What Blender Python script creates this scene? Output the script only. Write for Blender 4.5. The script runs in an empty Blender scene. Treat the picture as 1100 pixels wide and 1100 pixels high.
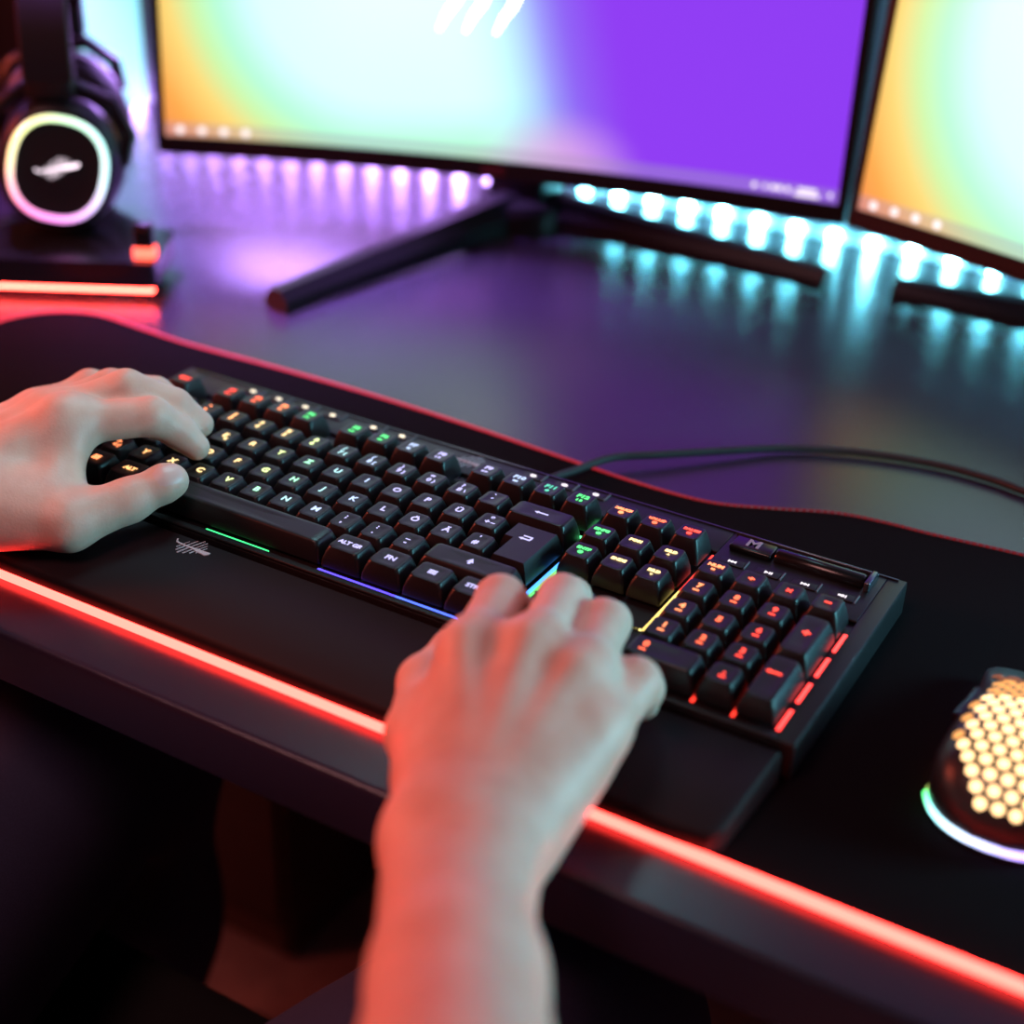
import bpy, bmesh, math, random
import numpy as np
from mathutils import Vector, Matrix
random.seed(7)
SC = bpy.context.scene
COL = SC.collection
PI = math.pi
U = 0.01905            # key pitch

# ------------------------------------------------------------------ materials
MATS = {}
def mat(name, color, rough=0.5, metal=0.0, emis=None, strength=0.0, spec=0.5, bump=0.0, bscale=400.0, var=0.0, sss=0.0, coat=0.0):
    if name in MATS: return MATS[name]
    m = bpy.data.materials.new(name); m.use_nodes = True
    nt = m.node_tree; b = nt.nodes['Principled BSDF']
    b.inputs['Base Color'].default_value = (*color, 1)
    b.inputs['Roughness'].default_value = rough
    b.inputs['Metallic'].default_value = metal
    b.inputs['Specular IOR Level'].default_value = spec
    b.inputs['Coat Weight'].default_value = coat
    if emis:
        b.inputs['Emission Color'].default_value = (*emis, 1)
        b.inputs['Emission Strength'].default_value = strength
    if sss:
        b.inputs['Subsurface Weight'].default_value = sss
        b.inputs['Subsurface Radius'].default_value = (1.0, 0.35, 0.2)
        b.inputs['Subsurface Scale'].default_value = 0.006
    if bump or var:
        tc = nt.nodes.new('ShaderNodeTexCoord')
        n = nt.nodes.new('ShaderNodeTexNoise'); n.inputs['Scale'].default_value = bscale
        n.inputs['Detail'].default_value = 3
        nt.links.new(tc.outputs['Object'], n.inputs['Vector'])
        if bump:
            bp = nt.nodes.new('ShaderNodeBump'); bp.inputs['Strength'].default_value = bump
            bp.inputs['Distance'].default_value = 0.001
            nt.links.new(n.outputs['Fac'], bp.inputs['Height'])
            nt.links.new(bp.outputs['Normal'], b.inputs['Normal'])
        if var:
            r = nt.nodes.new('ShaderNodeValToRGB')
            r.color_ramp.elements[0].position = 0.35; r.color_ramp.elements[1].position = 0.65
            r.color_ramp.elements[0].color = (*[c*(1-var) for c in color], 1)
            r.color_ramp.elements[1].color = (*[min(1, c*(1+var)) for c in color], 1)
            nt.links.new(n.outputs['Fac'], r.inputs['Fac'])
            nt.links.new(r.outputs['Color'], b.inputs['Base Color'])
    MATS[name] = m
    return m
def glow(name, color, strength):
    return mat(name, (0.02, 0.02, 0.02), 0.5, emis=color, strength=strength)

PLASTIC = mat('black_plastic', (0.0065, 0.0048, 0.0062), 0.42, bump=0.05, bscale=2500, spec=0.35)
KEYPL = mat('keycap_plastic', (0.0085, 0.0080, 0.0095), 0.36, bump=0.05, bscale=3000, spec=0.4)
GLOSS = mat('gloss_black', (0.008, 0.008, 0.009), 0.22, spec=0.4)
SOFT = mat('soft_black_rubber', (0.013, 0.0062, 0.0085), 0.62, bump=0.08, bscale=1800, spec=0.16)
METAL = mat('dark_metal', (0.03, 0.03, 0.033), 0.35, metal=0.6)
DESK = mat('desk_laminate', (0.026, 0.018, 0.036), 0.25, bump=0.12, bscale=1500, spec=0.5)
FABRIC = mat('mat_cloth', (0.0065, 0.0042, 0.0050), 0.9, bump=0.25, bscale=2200, spec=0.03)
WALLM = mat('wall_paint', (0.42, 0.40, 0.46), 0.8, bump=0.08, bscale=60)
FLOORM = mat('floor_screed', (0.42, 0.33, 0.33), 0.6, bump=0.1, bscale=40, var=0.12)
BRAID = mat('braided_cable', (0.012, 0.012, 0.013), 0.6, bump=0.6, bscale=900)
DENIM = mat('navy_denim', (0.040, 0.046, 0.11), 0.9, bump=0.3, bscale=1500, var=0.2)
CABINET = mat('brown_board', (0.055, 0.028, 0.02), 0.5, bump=0.05, bscale=50, var=0.1)
BEZEL = mat('monitor_plastic', (0.009, 0.0075, 0.0085), 0.36, spec=0.2)
PRINT = mat('pale_print', (0.55, 0.45, 0.5), 0.5)
LEATHER = mat('black_leather', (0.012, 0.011, 0.012), 0.5, bump=0.2, bscale=500)

# ------------------------------------------------------------------ object helpers
def world_loc(p):
    v = Vector((0, 0, 0))
    while p is not None:
        v = v + p.location; p = p.parent
    return v
def obj(name, vf, m, parent=None, smooth=True, local=False, loc=None, angle=40):
    v, f = vf
    off = world_loc(parent) if (parent is not None and not local) else Vector((0, 0, 0))
    me = bpy.data.meshes.new(name)
    me.from_pydata([(p[0]-off.x, p[1]-off.y, p[2]-off.z) for p in v], [], f)
    if isinstance(m, (list, tuple)):
        for q in m: me.materials.append(q)
    else: me.materials.append(m)
    bm = bmesh.new(); bm.from_mesh(me)
    bmesh.ops.recalc_face_normals(bm, faces=bm.faces)
    if smooth:
        for fc in bm.faces: fc.smooth = True
        a = math.radians(angle)
        for e in bm.edges:
            if len(e.link_faces) == 2 and e.calc_face_angle(0) > a: e.smooth = False
    bm.to_mesh(me); bm.free()
    o = bpy.data.objects.new(name, me); COL.objects.link(o)
    o.parent = parent
    if loc is not None: o.location = loc
    return o
def tag(o, label, cat, group=None):
    o['label'] = label; o['category'] = cat
    if group: o['group'] = group
    return o
def thing(name, label, cat, loc, group=None):
    o = bpy.data.objects.new(name, None); o.empty_display_size = 0.02
    COL.objects.link(o); o.location = loc
    return tag(o, label, cat, group)
def struct(name, vf, m):
    o = obj(name, vf, m, smooth=False); o['kind'] = 'structure'; return o

def join(*ms):
    V, F = [], []
    for v, f in ms:
        n = len(V); V += [tuple(p) for p in v]; F += [tuple(i+n for i in q) for q in f]
    return V, F
def xf(vf, M):
    return [tuple(M @ Vector(p)) for p in vf[0]], vf[1]
def box(x0, x1, y0, y1, z0, z1, b=0.0):
    if b <= 0:
        v = [(x, y, z) for z in (z0, z1) for y in (y0, y1) for x in (x0, x1)]
        f = [(0, 2, 3, 1), (4, 5, 7, 6), (0, 1, 5, 4), (2, 6, 7, 3), (0, 4, 6, 2), (1, 3, 7, 5)]
        return v, f
    bm = bmesh.new()
    bmesh.ops.create_cube(bm, size=1)
    for w in bm.verts:
        w.co = Vector(((x0+x1)/2 + w.co.x*(x1-x0), (y0+y1)/2 + w.co.y*(y1-y0), (z0+z1)/2 + w.co.z*(z1-z0)))
    bmesh.ops.bevel(bm, geom=list(bm.edges), offset=b, segments=3, affect='EDGES', profile=0.5)
    bm.verts.ensure_lookup_table()
    v = [tuple(w.co) for w in bm.verts]; f = [tuple(w.index for w in q.verts) for q in bm.faces]
    bm.free(); return v, f
def loft(loops, cap0=True, cap1=True):
    """closed loops of equal length -> skin"""
    V, F = [], []; n = len(loops[0])
    for L in loops: V += [tuple(p) for p in L]
    for k in range(len(loops)-1):
        for i in range(n):
            j = (i+1) % n
            F.append((k*n+i, k*n+j, (k+1)*n+j, (k+1)*n+i))
    if cap0: F.append(tuple(range(n))[::-1])
    if cap1: F.append(tuple((len(loops)-1)*n+i for i in range(n)))
    return V, F
def rrect(hx, hy, r, n=4, cx=0, cy=0, z=0):
    P = []
    for (sx, sy, a0) in ((1, 1, 0), (-1, 1, PI/2), (-1, -1, PI), (1, -1, 3*PI/2)):
        for k in range(n+1):
            a = a0 + k*PI/2/n
            P.append((cx+sx*(hx-r)+r*math.cos(a), cy+sy*(hy-r)+r*math.sin(a), z))
    return P
def prism(poly, z0, z1, b=0.0):
    """poly: list of (x,y), counter-clockwise; simple top bevel by inset towards centroid"""
    P = [(p[0], p[1]) for p in poly]
    if b <= 0: return loft([[(x, y, z0) for x, y in P], [(x, y, z1) for x, y in P]])
    n = len(P)
    def inset(d):
        out = []
        for i in range(n):
            a = Vector(P[i-1]); c = Vector(P[i]); e = Vector(P[(i+1) % n])
            u = (c-a); w = (e-c)
            if u.length < 1e-9 or w.length < 1e-9: out.append(P[i]); continue
            n1 = Vector((-u.y, u.x)).normalized(); n2 = Vector((-w.y, w.x)).normalized()
            s = (n1+n2)
            if s.length < 1e-6: s = n1
            s.normalize()
            k = d/max(0.4, s.dot(n1))
            out.append((c.x+s.x*k, c.y+s.y*k))
        return out
    Ls = [[(x, y, z0) for x, y in P], [(x, y, z1-b) for x, y in P]]
    for t in (PI/6, PI/3, PI/2):
        Ls.append([(x, y, z1-b+b*math.sin(t)) for x, y in inset(b*(1-math.cos(t)))])
    return loft(Ls)
def catmull(P, n=8, closed=False):
    P = [Vector(p) for p in P]; out = []; m = len(P)
    rng = range(m) if closed else range(m-1)
    for i in rng:
        p1, p2 = P[i], P[(i+1) % m]
        p0 = P[i-1] if (closed or i > 0) else p1*2-p2
        p3 = P[(i+2) % m] if (closed or i+2 < m) else p2*2-p1
        for k in range(n):
            t = k/n
            out.append(0.5*((2*p1)+(p2-p0)*t+(2*p0-5*p1+4*p2-p3)*t*t+(3*p1-p0-3*p2+p3)*t**3))
    if not closed: out.append(P[-1])
    return out
def tube(path, r, n=10, closed=False, caps=True):
    P = [Vector(p) for p in path]; m = len(P)
    rs = r if isinstance(r, (list, tuple)) else [r]*m
    loops = []; up = Vector((0, 0, 1)); N = None
    for i in range(m):
        a = P[i-1] if (closed or i > 0) else P[i]
        b = P[(i+1) % m] if (closed or i < m-1) else P[i]
        T = (b-a).normalized()
        if N is None: N = T.cross(up if abs(T.z) < 0.95 else Vector((1, 0, 0))).normalized()
        N = (N - T*N.dot(T)).normalized(); B = T.cross(N)
        loops.append([tuple(P[i]+(N*math.cos(2*PI*k/n)+B*math.sin(2*PI*k/n))*rs[i]) for k in range(n)])
    if closed: loops.append(loops[0]); caps = False
    return loft(loops, caps, caps)
def cyl(p0, p1, r0, r1=None, n=20):
    return tube([p0, p1], [r0, r0 if r1 is None else r1], n)
def lathe(prof, n=32):
    return loft([[(r*math.cos(2*PI*k/n), r*math.sin(2*PI*k/n), z) for k in range(n)] for r, z in prof])
def flat(polys, z0, z1):
    return join(*[prism(p, z0, z1) for p in polys])

_txt = {}
def text_mesh(s, size, bold=0.00012, ext=0.0002):
    k = (s, size, bold)
    if k in _txt: return _txt[k]
    c = bpy.data.curves.new('t', 'FONT'); c.body = s; c.size = size
    c.align_x = 'CENTER'; c.align_y = 'CENTER'; c.offset = bold; c.extrude = ext/2; c.resolution_u = 3
    o = bpy.data.objects.new('t', c); COL.objects.link(o)
    dg = bpy.context.evaluated_depsgraph_get(); dg.update()
    me = bpy.data.meshes.new_from_object(o.evaluated_get(dg))
    v = [tuple(p.co) for p in me.vertices]; f = [tuple(p.vertices) for p in me.polygons]
    bpy.data.objects.remove(o); bpy.data.curves.remove(c); bpy.data.meshes.remove(me)
    _txt[k] = (v, f); return v, f
def move(vf, x=0, y=0, z=0): return [(p[0]+x, p[1]+y, p[2]+z) for p in vf[0]], vf[1]

# ------------------------------------------------------------------ implicit surfaces for the body
class Field:
    def __init__(s, lo, hi, h):
        s.lo = np.array(lo, float); s.h = h
        s.n = np.ceil((np.array(hi)-s.lo)/h).astype(int)+1
        s.ax = [s.lo[i]+h*np.arange(s.n[i]) for i in range(3)]
        s.d = np.full(s.n, 1.0, np.float32)
    def _sub(s, lo, hi):
        a = np.clip(np.floor((lo-s.lo)/s.h).astype(int), 0, s.n-1); b = np.clip(np.ceil((hi-s.lo)/s.h).astype(int)+1, 1, s.n)
        return tuple(slice(a[i], b[i]) for i in range(3))
    def cone(s, a, ra, b, rb, k, tgt=None, squash=None):
        a = np.array(a, float); b = np.array(b, float); R = max(ra, rb)+0.02+k
        sl = s._sub(np.minimum(a, b)-R, np.maximum(a, b)+R)
        X, Y, Z = np.meshgrid(s.ax[0][sl[0]], s.ax[1][sl[1]], s.ax[2][sl[2]], indexing='ij')
        ba = b-a; L2 = ba@ba
        px, py, pz = X-a[0], Y-a[1], Z-a[2]
        t = np.clip((px*ba[0]+py*ba[1]+pz*ba[2])/max(L2, 1e-12), 0, 1)
        qx, qy, qz = px-ba[0]*t, py-ba[1]*t, pz-ba[2]*t
        if squash is not None:
            nx, ny, nz, f = squash
            dn = qx*nx+qy*ny+qz*nz
            qx, qy, qz = qx+dn*nx*(f-1), qy+dn*ny*(f-1), qz+dn*nz*(f-1)
        d = np.sqrt(qx*qx+qy*qy+qz*qz)-(ra+(rb-ra)*t)
        D = s.d if tgt is None else tgt
        e = D[sl]
        hh = np.maximum(k-np.abs(e-d), 0)/max(k, 1e-9)
        D[sl] = np.minimum(e, d)-hh*hh*k*0.25
    def union(s, other, k):
        e = s.d; hh = np.maximum(k-np.abs(e-other), 0)/k
        s.d = np.minimum(e, other)-hh*hh*k*0.25
    def mesh(s, smooth=2):
        d = s.d; n = s.n; h = s.h; c = n-1
        cnt = np.zeros(c, np.int8); acc = np.zeros((*c, 3), np.float32)
        corners = [(i, j, k) for i in (0, 1) for j in (0, 1) for k in (0, 1)]
        def C(o): return d[o[0]:o[0]+c[0], o[1]:o[1]+c[1], o[2]:o[2]+c[2]]
        for o in corners:
            for axn in range(3):
                if o[axn]: continue
                p = list(o); p[axn] = 1
                A = C(o); B = C(p); m = (A < 0) != (B < 0)
                w = np.nonzero(m); t = A[w]/(A[w]-B[w])
                for q in range(3): acc[w+(np.full(len(t), q),)] += o[q]+(t if q == axn else 0)
                cnt[w] += 1
        act = np.nonzero(cnt); idx = np.full(c, -1, np.int64); idx[act] = np.arange(len(act[0]))
        V = np.stack([s.lo[q]+h*(act[q]+acc[act+(np.full(len(act[0]), q),)]/cnt[act]) for q in range(3)], 1)
        Q = []
        for axn in range(3):
            o1, o2 = (axn+1) % 3, (axn+2) % 3
            sl0 = [slice(None)]*3; sl1 = [slice(None)]*3
            sl0[axn] = slice(0, n[axn]-1); sl1[axn] = slice(1, n[axn])
            for q in (o1, o2): sl0[q] = slice(1, n[q]-1); sl1[q] = slice(1, n[q]-1)
            A = d[tuple(sl0)] < 0; B = d[tuple(sl1)] < 0
            w = np.nonzero(A != B)
            g = [None]*3; g[axn] = w[axn]; g[o1] = w[o1]+1; g[o2] = w[o2]+1
            def cell(a, b):
                i = [None]*3; i[axn] = g[axn]; i[o1] = g[o1]-a; i[o2] = g[o2]-b
                return idx[tuple(i)]
            q4 = np.stack([cell(1, 1), cell(0, 1), cell(0, 0), cell(1, 0)], 1)
            fl = ~A[w]; q4[fl] = q4[fl][:, ::-1]
            Q.append(q4)
        Q = np.concatenate(Q); Q = Q[(Q >= 0).all(1)]
        for _ in range(smooth):
            S = np.zeros_like(V); N = np.zeros(len(V))
            for a, b in ((0, 1), (1, 2), (2, 3), (3, 0)):
                np.add.at(S, Q[:, a], V[Q[:, b]]); np.add.at(N, Q[:, a], 1)
                np.add.at(S, Q[:, b], V[Q[:, a]]); np.add.at(N, Q[:, b], 1)
            V = V*0.5+0.5*S/np.maximum(N, 1)[:, None]
        return [tuple(p) for p in V.tolist()], [tuple(q) for q in Q.tolist()]

# ------------------------------------------------------------------ setting
struct('floor', box(-2.6, 2.2, -2.0, 0.72, -0.79, -0.74), FLOORM)
struct('wall_back', box(-2.6, 2.2, 0.67, 0.75, -0.74, 1.7), WALLM)
struct('wall_left', box(-2.68, -2.6, -2.0, 0.75, -0.74, 1.7), WALLM)
struct('wall_right', box(2.2, 2.28, -2.0, 0.75, -0.74, 1.7), WALLM)

# ------------------------------------------------------------------ desk
desk = thing('desk', 'wide matt black desk under the keyboard and monitors', 'desk', (0.2, 0.27, -0.74))
obj('tabletop', prism([(-1.0, -0.112), (1.35, -0.112), (1.35, 0.6695), (-1.0, 0.6695)], -0.03, 0.0, 0.004), DESK, desk)
for x in (-0.93, 1.28):
    for y in (-0.02, 0.58):
        obj('leg', box(x-0.03, x+0.03, y-0.03, y+0.03, -0.74, -0.03, 0.004), METAL, desk)

# ------------------------------------------------------------------ desk mat with lit edge
back = [(-0.150, 0.201), (-0.11, 0.198), (-0.073, 0.196), (0.0, 0.1985), (0.075, 0.199), (0.15, 0.196), (0.228, 0.190),
        (0.27, 0.187), (0.312, 0.189), (0.345, 0.202), (0.377, 0.217), (0.405, 0.222), (0.429, 0.2235), (0.478, 0.229), (0.53, 0.232), (0.56, 0.231)]
bk = [(p.x, p.y) for p in catmull([(x, y, 0) for x, y in back], 5)]
def arc(cx, cy, r, a0, a1, n=8): return [(cx+r*math.cos(a0+(a1-a0)*k/n), cy+r*math.sin(a0+(a1-a0)*k/n)) for k in range(n+1)]
left = arc(-0.152, 0.146, 0.055, PI/2, PI) + arc(-0.167, -0.038, 0.040, PI, 1.5*PI)
right = arc(0.561, -0.038, 0.040, 1.5*PI, 2*PI) + arc(0.561, 0.191, 0.040, 0, PI/2)
outline = left + right + bk[::-1][1:-1]
dm = thing('desk_mat', 'long black cloth desk mat with a glowing red edge under the keyboard', 'desk mat', (0.2, 0.06, 0.0))
obj('mat_pad', prism(outline, 0.0002, 0.0032, 0.0008), FABRIC, dm)
def off_tube(pts, r): return [(x, y, 0.0030) for x, y in pts]
front_pts = [(-0.207, 0.05), (-0.207, -0.038)] + arc(-0.167, -0.038, 0.040, PI, 1.5*PI)[1:] + [(x, -0.078) for x in np.linspace(-0.12, 0.55, 30)] + arc(0.561, -0.038, 0.040, 1.5*PI, 2*PI)
rear_pts = [(0.601, -0.03), (0.601, 0.19)] + arc(0.561, 0.191, 0.040, 0, PI/2) + bk[::-1][1:] + arc(-0.152, 0.146, 0.055, PI/2, PI) + [(-0.207, 0.06)]
obj('light_tube', tube(off_tube(front_pts, 0), 0.0024, 8), glow('red_edge_bright', (1.0, 0.034, 0.026), 17.0), dm)
# the rear run of the light guide fades with distance from its feed at the left end
RG = bpy.data.materials.new('red_edge_fading'); RG.use_nodes = True
nt = RG.node_tree; bs = nt.nodes['Principled BSDF']
tc = nt.nodes.new('ShaderNodeTexCoord'); sp = nt.nodes.new('ShaderNodeSeparateXYZ'); rp = nt.nodes.new('ShaderNodeMapRange')
nt.links.new(tc.outputs['Object'], sp.inputs[0]); nt.links.new(sp.outputs['X'], rp.inputs['Value'])
rp.inputs['From Min'].default_value = -0.38; rp.inputs['From Max'].default_value = 0.15
rp.inputs['To Min'].default_value = 1.3; rp.inputs['To Max'].default_value = 0.09
nt.links.new(rp.outputs['Result'], bs.inputs['Emission Strength'])
bs.inputs['Emission Color'].default_value = (1.0, 0.03, 0.06, 1); bs.inputs['Base Color'].default_value = (0.05, 0.01, 0.01, 1)
wv = nt.nodes.new('ShaderNodeTexWave'); wv.inputs['Scale'].default_value = 90
bp = nt.nodes.new('ShaderNodeBump'); bp.inputs['Strength'].default_value = 0.6; bp.inputs['Distance'].default_value = 0.001
nt.links.new(tc.outputs['Object'], wv.inputs['Vector']); nt.links.new(wv.outputs['Fac'], bp.inputs['Height']); nt.links.new(bp.outputs['Normal'], bs.inputs['Normal'])
obj('light_tube', tube(off_tube(rear_pts, 0), 0.0013, 8), RG, dm)

# ------------------------------------------------------------------ logo artwork: a claw-scratched blade
def blade(L):
    """scratch-shaped emblem along x, length L, centred"""
    s = L/10.0
    P = [[(-5, 0.7), (-4.4, 0.0), (-3.4, -0.12), (-3.4, 0.10), (-4.3, 0.25), (-4.75, 0.9)],
         [(-3.4, -0.12), (1.4, -0.32), (1.4, 0.06), (-3.4, 0.10)],
         [(1.4, -0.50), (4.2, -0.75), (4.8, -0.35), (4.9, 0.15), (1.4, 0.12)]]
    for x, l, h in [(-2.6, 1.6, 0.16), (-1.6, 2.7, 0.22), (-0.5, 3.4, 0.26), (0.6, 3.0, 0.24), (1.6, 2.2, 0.20), (2.5, 1.4, 0.16)]:
        P.append([(x-l*0.40, -l*0.62), (x-l*0.40+h, -l*0.62), (x+l*0.42+h*0.7, l*0.66), (x+l*0.42+h*0.3, l*0.70)])
    return [[(x*s, y*s) for x, y in q] for q in P]

# ------------------------------------------------------------------ keyboard
ZB, ZT = 0.0045, 0.0225            # case bottom / top deck
ZP = 0.0205                       # plate between the keys
kb = thing('keyboard', 'full-size black mechanical keyboard with rainbow lit keys on the red-edged mat', 'keyboard', (0.212, 0.03, 0.0034))
X0, X1, Y0, Y1 = -0.017, 0.4405, -0.0165, 0.1360
obj('case', prism([(X0, Y0), (X1, Y0), (X1, Y1), (X0+0.004, Y1), (X0, Y1-0.004)], ZB, ZP, 0.0003), PLASTIC, kb)
# deck frame around the key fields
K = 0.0004
def fr(x0, x1, y0, y1): return box(x0, x1, y0, y1, ZP, ZT, 0.0006)
kx1 = 22.5*U
deck = join(fr(X0, -0.0012, Y0, Y1), fr(kx1+0.0026, X1, Y0, Y1), fr(-0.0012, kx1+0.0026, Y0, -0.5*U-0.0028),
            fr(-0.0012, 18.36*U, 5.83*U, Y1), fr(18.36*U, kx1+0.0026, 4.62*U, Y1),
            fr(15.3*U, 18.2*U, 1.42*U+0.001, 1.46*U))
obj('deck', deck, PLASTIC, kb)
obj('trim_line', join(box(X0+0.006, X1-0.004, Y1-0.0022, Y1-0.0012, ZT-0.0001, ZT+0.0007)), mat('edge_line', (0.05, 0.06, 0.07), 0.2, metal=0.7), kb)
for x in (0.02, 0.405):
    obj('rubber_foot', box(x-0.012, x+0.012, 0.01, 0.02, 0.0034, 0.0046), SOFT, kb)
    obj('rubber_foot', box(x-0.012, x+0.012, 0.11, 0.12, 0.0034, 0.0046), SOFT, kb)

# wrist rest
wr = [(X0, -0.0735), (X0+0.006, -0.0775)] + [(x, -0.0778) for x in np.linspace(0, 0.41, 8)] + [(0.428, -0.0765), (0.4335, -0.070), (0.4365, -0.0185), (X0, -0.0185)]
n = len(wr)
zt = lambda y: 0.0125 + (0.0198-0.0125)*((y+0.078)/0.06)**0.7 if y > -0.0779 else 0.0125
cx, cy = 0.21, -0.046
def shrink(k): return [(cx+(x-cx)*(1-k*0.10), cy+(y-cy)*(1-k)) for x, y in wr]
rest = loft([[(x, y, 0.0034) for x, y in wr], [(x, y, max(0.0045, zt(y)-0.003)) for x, y in wr],
             [(x, y, zt(y)-0.0008) for x, y in shrink(0.03)], [(x, y, zt(y)) for x, y in shrink(0.07)]])
wrest = obj('wrist_rest', rest, SOFT, kb)
lg = [[(0.124+x, -0.0262+y*1.35) for x, y in q] for q in blade(0.0235)]
lv, lf = flat(lg, -0.0004, 0.00025)
obj('logo', ([(p[0], p[1], p[2]+zt(p[1])) for p in lv], lf), PRINT, wrest, smooth=False)

# keycaps
ROWZ = [0.0355, 0.0352, 0.0340, 0.0332, 0.0332, 0.0338]
ROWY = [5.283*U, 4*U, 3*U, 2*U, 1*U, 0.0]
_kc = {}
def keycap_mesh(w, h, row):
    k = (w, h, row)
    if k in _kc: return _kc[k]
    hx, hy = w*U/2-0.00048, h*U/2-0.00048
    ztop = ROWZ[row]; zb = ZP+0.0022; H = ztop-zb
    tx, ty = hx-0.0028, hy-0.0020
    dy = 0.0004
    tilt = [-0.10, -0.07, -0.03, 0.02, 0.05, 0.04][row]
    def zt_(x, y, dish): return ztop + tilt*(y-dy)*0.5 - 0.0007*dish*(1-min(1, (x/tx)**2))
    L = []
    for s, zz, r in ((0, zb, 0.0012), (0.12, zb+H*0.30, 0.0014), (0.55, zb+H*0.68, 0.0018), (0.95, zb+H-0.0010, 0.0022)):
        L.append([(x, y+dy*s, zz+(tilt*y*0.5*s)) for x, y, _ in rrect(hx+(tx-hx)*s, hy+(ty-hy)*s, r, 4)])
    for sc, ds in ((0.985, 0.0), (0.90, 0.35), (0.6, 0.9), (0.3, 1.0)):
        L.append([(x*sc, y*sc+dy, zt_(x*sc, y*sc+dy, ds)-(0.0003 if sc > 0.95 else 0)) for x, y, _ in rrect(tx, ty, 0.0024, 4)])
    _kc[k] = loft(L)
    return _kc[k]
def enter_mesh():
    ztop = ROWZ[2]-0.0004; zb = ZP+0.0022; H = ztop-zb
    # ISO enter: origin at centre of upper block (14.25u, row q)
    xl, xr, xs = -0.75*U, 0.75*U, -0.5*U
    yt, ym, ybm = 0.5*U, -0.5*U, -1.5*U
    g = 0.00048
    def L(i, z, j=0.0):
        a = g+i; bq = g+i*0.75
        return [(xl+a, ym+bq, z), (xs+a, ym+bq-0.0001, z), (xs+a, ybm+bq, z), (xr-a, ybm+bq, z), (xr-a, yt-bq, z), (xl+a, yt-bq, z)]
    return loft([L(0, zb), L(0.0004, zb+H*0.3), L(0.0016, zb+H*0.7), L(0.0026, ztop-0.0006), L(0.0030, ztop)])

LEG = {'red': ((1, 0.06, 0.035), 2.6), 'orangered': ((1, 0.14, 0.055), 2.5), 'orange': ((1, 0.27, 0.10), 2.5), 'amber': ((1, 0.45, 0.16), 2.4),
       'yellow': ((1, 0.70, 0.30), 2.1), 'lime': ((0.85, 1, 0.42), 1.8), 'green': ((0.11, 0.95, 0.24), 1.6), 'mint': ((0.45, 1, 0.66), 1.6),
       'cyan': ((0.55, 0.95, 1.0), 1.3), 'ice': ((0.55, 0.68, 1.0), 1.4), 'lavender': ((0.60, 0.56, 1.0), 1.3), 'blue': ((0.25, 0.28, 0.95), 1.1), 'white': ((0.95, 0.85, 0.92), 1.5), 'warm': ((1.0, 0.86, 0.62), 2.0), 'aqua': ((0.12, 0.72, 0.5), 1.2)}
def gl(c): return glow('legend_'+c, *LEG[c])
def legend_color(kx, row):
    if row == 0:
        t = [(1, 'red'), (3, 'red'), (4, 'orangered'), (5, 'orange'), (6.2, 'green'), (8.6, 'green'), (9.4, 'ice'), (10.6, 'lavender'), (12.0, 'lavender'), (13.0, 'ice'), (14.0, 'aqua'), (15, 'green'), (16.2, 'orange'), (17.2, 'orangered'), (19, 'red')]
    elif kx < 15:
        k = kx + (0.4 if row >= 4 else 0)
        t = [(0.8, 'red'), (1.9, 'orangered'), (2.9, 'orange'), (4.0, 'amber'), (5.7, 'yellow'), (6.6, 'lime'), (7.4, 'mint'), (8.4, 'cyan'), (9.4, 'ice'), (16, 'lavender')]
        for a, c in t:
            if k < a: return c
    elif kx < 18.3:
        t = [(16.2, 'green'), (17.2, 'yellow'), (19, 'yellow')]
    else:
        t = [(19.2, 'orange'), (20.2, 'orangered'), (23, 'red')]
    for a, c in t:
        if kx < a: return c
    return 'lavender'

def rect(x0, x1, y0, y1): return [(x0, y0), (x1, y0), (x1, y1), (x0, y1)]
def tri(x, y, s, a=0):
    return [(x+s*math.cos(a+2*PI*k/3), y+s*math.sin(a+2*PI*k/3)) for k in range(3)]
def arrow_left(L=0.006):
    return flat([rect(-L*0.35, L*0.6, -0.0005, 0.0005), tri(-L*0.45, 0, 0.0014, PI)], 0, 0.0002)
SMALL = 0.0034
def T(s, size=0.0058, x=0, y=0, bold=0.00016): return move(text_mesh(s, size, bold), x, y, 0.0001)
def two(a, b): return join(T(a, 0.0045, -0.0012, 0.0030), T(b, 0.0049, -0.0008, -0.0018))
def icon(y=-0.0024): return flat([rect(-0.0016, 0.0016, y-0.0009, y+0.0009)], 0, 0.0002)
def fkey(s, i):
    a = T(s, 0.0047, 0, 0.0022, 0.0002)
    ic = [[rect(-0.0018, -0.0002, -0.0032, -0.0016), tri(0.0010, -0.0024, 0.0012, 0)], [rect(-0.0014, 0.0014, -0.0033, -0.0017)],
          [arc(0, -0.0024, 0.0013, 0, 2*PI*7/8, 7)], [rect(-0.0016, -0.0008, -0.0034, -0.0014), rect(0.0002, 0.0016, -0.0034, -0.0014)]][i % 4]
    return join(a, flat(ic, 0, 0.0002))
KEYS = []   # (name, cx, row, w, h, legend mesh)
def key(cx, row, leg, w=1.0, h=1.0, name='keycap', cy=None, col=None): KEYS.append((name, cx, row, w, h, leg, cy, col))
key(0.5, 0, T('ESC', 0.0044))
for i, cx in enumerate([2.3, 3.3, 4.3, 5.3, 6.95, 7.95, 8.95, 9.95, 11.5, 12.5, 13.5, 14.5]): key(cx, 0, fkey('F%d' % (i+1), i))
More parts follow.
